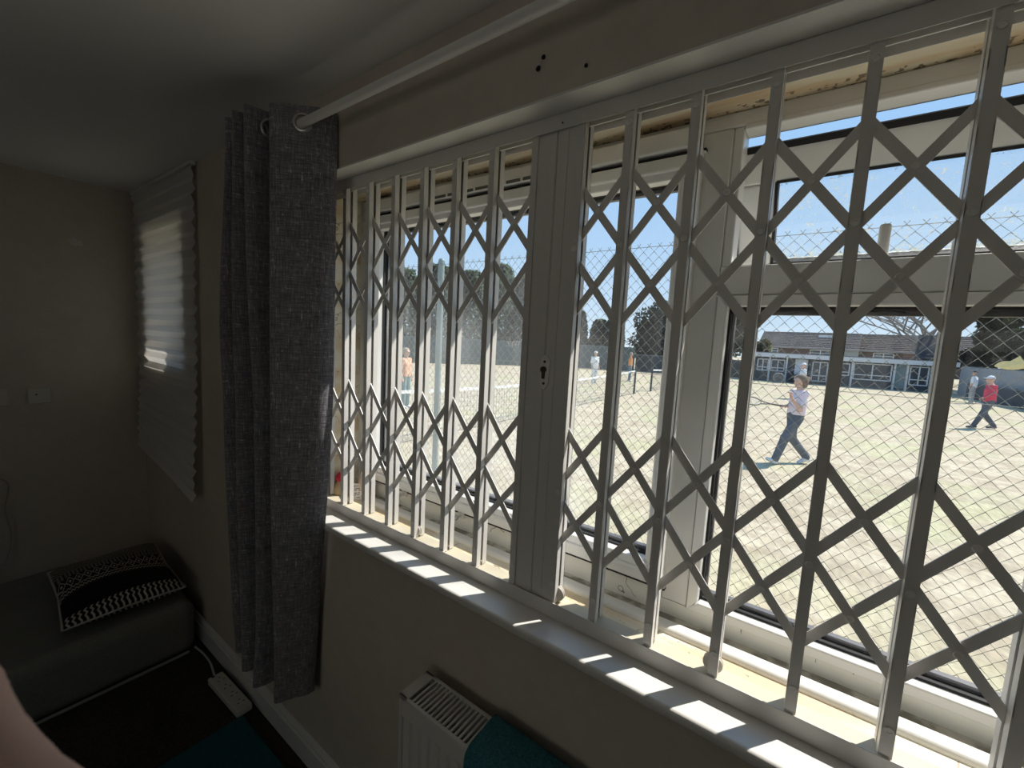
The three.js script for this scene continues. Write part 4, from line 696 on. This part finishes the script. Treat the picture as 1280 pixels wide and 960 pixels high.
{ // man in red, walking left
  const t = person({ label: 'man in a red jacket, dark trousers and pale cap walking left across the court', pos: [4.70, GY, -19.55], turn: 190 * Math.PI / 180, h: 1.74, cell: 0.016, wide: 1.08,
    j: { kL: [0.14, 0.50, -0.09], aL: [0.30, 0.10, -0.09], kR: [0.03, 0.49, 0.09], aR: [-0.24, 0.12, 0.09], hd: [0.05, 1.575, 0], eL: [0.02, 1.13, -0.22], wL: [0.22, 1.03, -0.20], eR: [-0.12, 1.14, 0.22], wR: [-0.1, 0.90, 0.22] },
    sleeve: 0.98, top: [0.62, 0.05, 0.10], legs: [0.085, 0.095, 0.12], shoe: [0.12, 0.12, 0.14], hat: [0.75, 0.74, 0.72], hem: 0.06 });
  racket('tennis racket held low and level by the man in the red jacket', Wd(t, [0.29, 1.0, -0.20]), new THREE.Quaternion().setFromEuler(new THREE.Euler(0.25, 190 * Math.PI / 180, -0.1, 'YXZ')));
}
person({ label: 'distant player in white top and white hat standing beyond the woman in pink', pos: [-0.47, GY, -23.5], turn: 200 * Math.PI / 180, h: 1.7, cell: 0.02, handCell: 0.008, j: { eL: [0.1, 1.15, -0.2], wL: [0.3, 1.1, -0.15] }, top: [0.74, 0.75, 0.78], legs: [0.13, 0.14, 0.15], hat: [0.78, 0.78, 0.76] });
person({ label: 'person in a white top and dark cap behind the man in red', pos: [6.75, GY, -31.2], turn: 150 * Math.PI / 180, h: 1.72, cell: 0.022, handCell: 0.008, top: [0.74, 0.75, 0.76], legs: [0.34, 0.36, 0.37], hat: [0.06, 0.06, 0.07], hem: 0.2 });
person({ label: 'player all in white beyond the nearer net', pos: [-9.63, GY, -20.2], turn: -0.6, h: 1.7, cell: 0.022, handCell: 0.008, top: [0.78, 0.79, 0.78], legs: [0.74, 0.75, 0.74], hat: [0.78, 0.78, 0.76] });
person({ label: 'player in an orange top and blue trousers behind the net post', pos: [-9.0, GY, -23.8], turn: 0.4, h: 1.7, cell: 0.022, handCell: 0.008, top: [0.72, 0.30, 0.08], legs: [0.12, 0.20, 0.27], hair: [0.3, 0.25, 0.2] });
person({ label: 'player in a peach top and teal trousers near the left end of the net', pos: [-9.54, GY, -7.25], turn: 0.2, h: 1.72, cell: 0.018, handCell: 0.007, top: [0.74, 0.42, 0.28], legs: [0.16, 0.26, 0.28], hair: [0.35, 0.28, 0.2] });

// ------------------------------------------------------------------ far boundary: pavilion, fences
function along(a, b, fn) { const d = V(b[0] - a[0], 0, b[1] - a[1]), L = d.length(); const g = new THREE.Group(); g.position.set(a[0], GY, a[1]); g.rotation.y = Math.atan2(-d.z, d.x); return [g, L]; }
{ // low dark pavilion with white framed windows, white fascia
  const t = thing('pavilion', 'long low dark pavilion with a white fascia and white framed windows across the court', 'pavilion');
  const a = [-3.75, -36.1], b = [7.35, -39.0], L = Math.hypot(b[0] - a[0], b[1] - a[1]); t.position.set(a[0], GY, a[1]); t.rotation.y = Math.atan2(-(b[1] - a[1]), b[0] - a[0]);
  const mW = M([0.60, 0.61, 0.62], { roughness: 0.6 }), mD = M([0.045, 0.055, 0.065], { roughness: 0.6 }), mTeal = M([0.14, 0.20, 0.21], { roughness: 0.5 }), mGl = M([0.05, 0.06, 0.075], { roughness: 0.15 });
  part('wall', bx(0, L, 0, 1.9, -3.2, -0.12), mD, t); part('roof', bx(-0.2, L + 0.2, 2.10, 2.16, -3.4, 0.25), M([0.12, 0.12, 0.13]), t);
  part('fascia', bx(-0.2, L + 0.2, 1.80, 2.11, 0.05, 0.25, 0.01), mW, t); part('plinth', bx(0, L, 0, 0.14, -0.13, -0.02), M([0.07, 0.075, 0.08]), t);
  const posts = [0.9, 2.0, 3.5, 4.7, 6.0, 8.4, 9.1, 10.4]; for (const x of posts) part('post', bx(x - 0.05, x + 0.05, 0, 1.96, -0.06, 0.06), x > 3 && x < 6 ? mD : mW, t);
  const wins = [[0.1, 0.85, 0.75, 1.65], [1.0, 1.92, 0.75, 1.65], [3.62, 4.6, 0.2, 1.65], [4.85, 5.9, 0.75, 1.65], [6.1, 8.3, 0.55, 1.72], [9.25, 10.3, 0.4, 1.7], [10.5, 11.0, 0.6, 1.7]];
  for (const [x0, x1, y0, y1] of wins) {
    const wf = part('window', [bx(x0, x1, y0, y0 + 0.07, -0.12, -0.05), bx(x0, x1, y1 - 0.07, y1, -0.12, -0.05), bx(x0, x0 + 0.07, y0, y1, -0.12, -0.05), bx(x1 - 0.07, x1, y0, y1, -0.12, -0.05), bx((x0 + x1) / 2 - 0.035, (x0 + x1) / 2 + 0.035, y0, y1, -0.12, -0.055), bx(x0, x1, mix(y0, y1, 0.3) - 0.03, mix(y0, y1, 0.3) + 0.03, -0.12, -0.055)], mW, t);
    part('pane', bx(x0 + 0.05, x1 - 0.05, y0 + 0.05, y1 - 0.05, -0.118, -0.10), mGl, wf);
  }
  part('door', bx(2.55, 3.35, 0.05, 1.75, -0.12, -0.05, 0.01), M([0.55, 0.56, 0.60], { roughness: 0.6 }), t);
  part('door', bx(8.45, 9.05, 0.05, 1.85, -0.12, -0.05, 0.01), mTeal, t);
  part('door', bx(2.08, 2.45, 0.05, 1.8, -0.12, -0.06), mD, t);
}
for (const [x, z, lab] of [[-2.2, -35.4, 'dark court roller with a pale drum before the pavilion, the left one'], [-0.95, -35.9, 'dark court roller with a pale drum before the pavilion, the right one']]) {
  const t = thing('court_roller', lab, 'roller', [x, GY, z], 0.2, 'court rollers before the pavilion');
  part('drum', new THREE.CylinderGeometry(0.36, 0.36, 0.9, 24).rotateX(Math.PI / 2).translate(0, 0.36, 0), M([0.12, 0.125, 0.13], { roughness: 0.5, metalness: 0.4 }), t);
  part('rim', new THREE.TorusGeometry(0.33, 0.03, 8, 28).translate(0, 0.36, 0.46), M([0.35, 0.36, 0.37], { metalness: 0.5, roughness: 0.4 }), t);
  part('handle', tube([V(0, 0.36, 0.5), V(0.5, 0.8, 0.5), V(0.95, 1.05, 0.4), V(0.95, 1.05, -0.4), V(0.5, 0.8, -0.5), V(0, 0.36, -0.5)], 0.02, 40, 6), M([0.2, 0.21, 0.22]), t);
}
function screenFence(label, a, b, h, col, pitch, extra) {       // boarded or screened boundary built panel by panel
  const t = thing('court_fence', label, 'fence'); const L = Math.hypot(b[0] - a[0], b[1] - a[1]); t.position.set(a[0], GY, a[1]); t.rotation.y = Math.atan2(-(b[1] - a[1]), b[0] - a[0]);
  const n = Math.max(1, Math.round(L / pitch)), g = bx(0.02, L / n - 0.02, 0.03, h, -0.02, 0.02), r = rng(Math.round(L * 10));
  const mats = [0.9, 1, 1.1].map((k) => M(col.map((v) => v * k), { roughness: 0.9 })); const pg = new THREE.CylinderGeometry(0.035, 0.035, h + 0.1, 8).translate(0, h / 2 + 0.05, -0.05), mp = M([0.10, 0.13, 0.13]);
  for (let i = 0; i < n; i++) { const p = part('panel', g, mats[Math.floor(r() * 3)], t); p.position.x = i * L / n; }
  for (let i = 0; i <= n; i++) { const p = part('post', pg, mp, t); p.position.x = i * L / n; }
  part('top_rail', bx(0, L, h, h + 0.06, -0.05, 0.0), mp, t);
  return t;
}
screenFence('dark green screened fence along the left end of the courts', [-27, -15.5], [-19.4, -27.6], 1.9, [0.055, 0.085, 0.085], 1.6);
screenFence('dark green screened fence at the far left corner of the courts', [-19.3, -27.8], [-12.2, -33.4], 1.9, [0.05, 0.075, 0.08], 1.6);
screenFence('dark boarded fence under the tree left of the pavilion', [-12.1, -33.5], [-4.3, -37.2], 1.35, [0.03, 0.04, 0.045], 1.3);
screenFence('pale grey panel fence behind the man in red', [7.6, -38.4], [9.6, -24.5], 1.85, [0.34, 0.35, 0.37], 2.2);
screenFence('dark low screen at the foot of the pale grey fence', [7.55, -36.2], [9.35, -24.4], 0.85, [0.055, 0.065, 0.08], 2.2);

// ------------------------------------------------------------------ houses behind the pavilion
function house(label, x, z, turn, w, o = {}) {
  const t = thing('terraced_house', label, 'house', [x, GY - 1.9, z], turn, 'terraced houses beyond the pavilion');
  const mB = M([0.13, 0.085, 0.075], { roughness: 0.9 }), mR = o.roof, mW = M([0.62, 0.62, 0.62]), mG = M([0.10, 0.12, 0.15], { roughness: 0.15 }), eave = 5.15, ridge = 7.3, dp = 7;
  part('wall', bx(0, w, 0, eave, -dp, 0), mB, t);
  const rs = new THREE.Shape([[0.35, eave - 0.15], [-dp / 2, ridge], [-dp - 0.35, eave - 0.15], [-dp - 0.35, eave - 0.32], [-dp / 2, ridge - 0.2], [0.35, eave - 0.32]].map((p) => new THREE.Vector2(...p)));
  const rf = part('roof', uvBox(new THREE.ExtrudeGeometry(rs, { depth: w, bevelEnabled: false }).applyMatrix4(new THREE.Matrix4().makeBasis(V(0, 0, 1), V(0, 1, 0), V(-1, 0, 0)).setPosition(w, 0, 0)), 3), mR, t);
  part('ridge_tile', bx(0, w, ridge - 0.04, ridge + 0.1, -dp / 2 - 0.1, -dp / 2 + 0.1), M([0.2, 0.15, 0.13]), rf);
  for (let k = 1; k < 9; k++) { const f = k / 9; part('tile_course', bx(0, w, mix(eave - 0.15, ridge, f) - 0.02, mix(eave - 0.15, ridge, f) + 0.03, mix(0.35, -dp / 2, f), mix(0.35, -dp / 2, f) + 0.10), mR, rf); }
  if (o.sky) part('rooflight', bx(w * 0.6, w * 0.6 + 1.9, ridge - 0.75, ridge - 0.3, -dp / 2 + 0.6, -dp / 2 + 1.05), M([0.7, 0.7, 0.7]), rf);
  part('gutter', bx(0, w, eave - 0.32, eave - 0.2, 0.3, 0.42), M([0.3, 0.3, 0.3]), t);
  for (const [wx, ww] of o.wins || [[0.9, 1.4], [4.0, 1.9]]) for (const wy of [3.45, 0.9]) { const f = part('window', [bx(wx, wx + ww, wy, wy + 0.12, 0, 0.08), bx(wx, wx + ww, wy + 1.18, wy + 1.3, 0, 0.08), bx(wx, wx + 0.12, wy, wy + 1.3, 0, 0.08), bx(wx + ww - 0.12, wx + ww, wy, wy + 1.3, 0, 0.08), bx(wx + ww / 2 - 0.06, wx + ww / 2 + 0.06, wy, wy + 1.3, 0, 0.07), bx(wx, wx + ww, wy + 0.8, wy + 0.88, 0, 0.07)], mW, t); part('pane', bx(wx + 0.05, wx + ww - 0.05, wy + 0.05, wy + 1.25, 0, 0.03), mG, f); }
  if (o.tileHung) part('hung_tiles', bx(o.tileHung[0], o.tileHung[1], 2.7, eave - 0.3, -0.01, 0.05), M([0.30, 0.33, 0.33]), t);
  if (o.stack) { const c = part('chimney', bx(o.stack, o.stack + 0.8, ridge - 0.4, ridge + 0.9, -dp / 2 - 0.35, -dp / 2 + 0.35), mB, t); }
}
const roofTex = (seed, base) => tex(512, (u, v) => { const row = Math.floor(v * 14), f = (v * 14) % 1, c = Math.floor(u * 20 + (row % 2) * 0.5), h = NZ.at(c % 20, row + seed, 200); const k = (0.85 + 0.3 * h) * (f < 0.16 ? 0.6 : 1) * (0.9 + 0.2 * NZ2.fbm(u, v, 10, 3)); return base.map((q) => q * k); });
const mRoofA = new THREE.MeshStandardMaterial({ map: roofTex(3, [0.47, 0.43, 0.41]), roughness: 0.9 }), mRoofB = new THREE.MeshStandardMaterial({ map: roofTex(9, [0.44, 0.38, 0.35]), roughness: 0.9 });
house('terraced house with brown tiled roof, small rooflight and white windows left of the tall bar', -7.9, -76.5, -0.10, 12.5, { roof: mRoofA, sky: 1, wins: [[1.2, 1.7], [6.9, 2.6]], tileHung: [10.6, 12.5] });
house('terraced house with brown tiled roof behind the bare tree', 4.6, -76.5, -0.10, 12.5, { roof: mRoofB, wins: [[1.6, 2.2], [6.0, 3.4]] });
{
  const t = thing('barn', 'dark slate roofed outbuilding behind the right end of the pavilion', 'outbuilding', [7.5, GY, -52], -0.1);
  part('wall', bx(0, 2.2, 0, 2.6, -5, 0), M([0.05, 0.055, 0.065]), t);
  const rs = new THREE.Shape([[0.3, 2.3], [-2.4, 4.5], [-5.3, 2.3]].map((p) => new THREE.Vector2(...p)));
  part('roof', new THREE.ExtrudeGeometry(rs, { depth: 2.6, bevelEnabled: false }).applyMatrix4(new THREE.Matrix4().makeBasis(V(0, 0, 1), V(0, 1, 0), V(-1, 0, 0)).setPosition(2.4, 0, 0)), M([0.028, 0.032, 0.042], { roughness: 0.95 }), t);
}

// ------------------------------------------------------------------ trees
function leafCloud(seed, n, size, place, up = 0.4) {
  const r = rng(seed), pos = [], idx = [], nor = []; const q = new THREE.Quaternion(), e = new THREE.Euler();
  for (let i = 0; i < n; i++) {
    const c = place(r); if (!c) continue; e.set(r() * 6.28, r() * 6.28, r() * 6.28); q.setFromEuler(e); const s = size * (0.6 + 0.8 * r());
    const b = pos.length / 3, A = V(s, 0, 0).applyQuaternion(q), B = V(0, 0, s * 0.6).applyQuaternion(q), N = V(0, 1, 0).applyQuaternion(q);
    for (const [u, v] of [[-1, 0], [0, -1], [1, 0], [0, 1]]) { pos.push(c.x + A.x * u + B.x * v, c.y + A.y * u + B.y * v, c.z + A.z * u + B.z * v); nor.push(N.x, N.y, N.z); }
    idx.push(b, b + 1, b + 2, b, b + 2, b + 3);
  }
  const g = new THREE.BufferGeometry(); g.setAttribute('position', new THREE.Float32BufferAttribute(pos, 3)); g.setAttribute('normal', new THREE.Float32BufferAttribute(nor, 3)); g.setIndex(idx); return g;
}
const mLeaf = (c) => new THREE.MeshPhysicalMaterial({ color: new THREE.Color().setRGB(...c), roughness: 0.85, transmission: 0.45, thickness: 0, side: THREE.DoubleSide });
const mBark = M([0.20, 0.17, 0.15], { roughness: 1 });
function conifer(label, x, z, h, rad, col, seed, group = 'conifers along the left boundary') {
  const t = thing('conifer', label, 'tree', [x, GY, z], 0, group);
  part('trunk', new THREE.CylinderGeometry(0.04, 0.16, h * 0.95, 8).translate(0, h * 0.475, 0), mBark, t);
  part('foliage', leafCloud(seed, 5200, 0.17, (r) => { const f = Math.pow(r(), 0.8), a = r() * 6.283, ed = rad * (0.25 + 0.75 * Math.sqrt(1 - f)) * (1 + 0.16 * Math.sin(a * 5 + f * 17 + seed)) * Math.pow(r(), 0.28); return V(Math.cos(a) * ed, 0.25 + f * (h - 0.25), Math.sin(a) * ed); }), col, t);
}
const leyA = mLeaf([0.52, 0.74, 0.56]), leyB = mLeaf([0.40, 0.60, 0.46]), leyC = mLeaf([0.56, 0.76, 0.60]), darkG = mLeaf([0.10, 0.17, 0.13]), ivyG = mLeaf([0.56, 0.68, 0.48]), midG = mLeaf([0.26, 0.42, 0.20]);
{
  const list = [[-26.2, -21, 7.0, 1.9], [-24.8, -23.2, 7.6, 1.9], [-23.3, -25.4, 7.4, 1.9], [-22.0, -27.6, 8.2, 1.9], [-20.6, -29.4, 7.8, 1.8]];
  const words = ['behind the player in the peach top', 'directly behind the green fence post', 'standing next to the right of the one behind the fence post', 'above the white lettering on the glass', 'mostly hidden by the middle lead post'];
  list.forEach(([x, z, h, r], i) => conifer('grey green conifer ' + words[i], x, z, h, r, [leyA, leyB, leyC][i % 3], 100 + i));
}
conifer('dark slim conifer just right of the lead post', -17.2, -33.2, 4.8, 0.75, darkG, 130, 'conifers at the far left corner');
conifer('pale grey clipped conifer right of the dark slim one', -16.0, -34.6, 4.2, 1.15, leyC, 131, 'conifers at the far left corner');
conifer('tall pale conifer behind the player in white', -14.9, -35.4, 5.2, 1.0, leyC, 132, 'conifers at the far left corner');
function tree(label, x, z, h, R, base, mat, seed, n, leaf, ry = 1) {
  const t = thing('tree', label, 'tree', [x, GY, z]); const r = rng(seed), blobs = []; for (let i = 0; i < 14; i++) { const a = r() * 6.283, f = r(); blobs.push([Math.cos(a) * R * 0.62 * Math.sqrt(r()), base + (h - base) * (0.15 + 0.75 * f), Math.sin(a) * R * 0.62 * Math.sqrt(r()), R * (0.34 + 0.22 * r())]); }
  part('trunk', new THREE.CylinderGeometry(0.10, 0.24, h * 0.7, 8).translate(0, h * 0.35, 0), mBark, t);
  part('crown', leafCloud(seed + 1, n, leaf, (q) => { const b = blobs[Math.floor(q() * blobs.length)], u = q() * 2 - 1, a = q() * 6.283, s = Math.sqrt(1 - u * u), d = b[3] * Math.pow(q(), 0.3); return V(b[0] + s * Math.cos(a) * d, b[1] + u * d * ry, b[2] + s * Math.sin(a) * d); }), mat, t);
}
tree('dark bushy evergreen beyond the orange topped player', -11.6, -37.2, 6.6, 2.5, 0.6, darkG, 201, 9000, 0.14);
tree('dark evergreen filling the gap left of the mullion', -9.2, -38.6, 6.0, 2.4, 0.5, midG, 202, 8000, 0.14);
tree('green tree just right of the mullion, before the houses', -6.3, -41.0, 6.4, 2.0, 0.4, midG, 203, 9000, 0.13);
tree('yellow green shrub at the left end of the pavilion', -4.2, -40.5, 3.4, 1.2, 0.3, mLeaf([0.48, 0.54, 0.30]), 204, 3500, 0.11);
tree('ivy covered tree above the man in red', 9.9, -46, 9.5, 2.5, 0.4, ivyG, 205, 15000, 0.16);
tree('pale ivy clad tree at the right edge of the view', 12.6, -43.5, 9.5, 2.8, 0.4, mLeaf([0.56, 0.60, 0.48]), 206, 15000, 0.15);
tree('dark evergreen at the right edge behind the dead leaf', 9.9, -37.5, 4.4, 1.3, 0.3, darkG, 208, 8000, 0.13);
{ // bare spreading tree
  const t = thing('bare_tree', 'leafless spreading tree rising behind the pavilion', 'tree', [8.6, GY, -58]);
  const r = rng(77), G = [[], [], [], []];
  const grow = (p, d, len, rad, lv) => {
    const mid = p.clone().addScaledVector(d, len * 0.5).add(V((r() - 0.5) * len * 0.10, (r() - 0.5) * len * 0.06, (r() - 0.5) * len * 0.10)), q = p.clone().addScaledVector(d, len);
    const b = Math.min(3, lv), sg = lv < 2 ? 8 : lv < 4 ? 5 : 3; G[b].push(rod(p, mid, rad, rad * 0.86, sg), rod(mid, q, rad * 0.86, rad * 0.72, sg));
    if (lv >= 7 || (lv === 6 && r() < 0.25)) return;
    const n = lv === 0 ? 12 : lv < 4 ? (r() < 0.6 ? 3 : 2) : 3;
    for (let i = 0; i < n; i++) {
      const a = r() * 0.9 + i * 6.283 / n, ax = V(Math.cos(a), 0, Math.sin(a)), sp = lv === 0 ? 0.25 + 1.7 * r() : 0.40 + 0.60 * r();
      const nd = d.clone().addScaledVector(ax, sp).add(V(0, lv === 0 ? 0 : 0.08, 0)).normalize(); grow(q, nd, (lv === 0 ? 2.5 : len * (0.70 + 0.22 * r())), rad * (lv === 0 ? 0.36 : 0.66), lv + 1);
    }
  };
  grow(V(0, 0, 0), V(0.02, 1, 0).normalize(), 3.3, 0.36, 0);
  const mB = M([0.26, 0.24, 0.23], { roughness: 1 }); ['trunk', 'limb', 'branch', 'twig'].forEach((nm, i) => { const m = part(nm, G[i], mB, t); if (i === 3) m.userData.kind = 'stuff'; });
}

renderer.render(scene, camera);
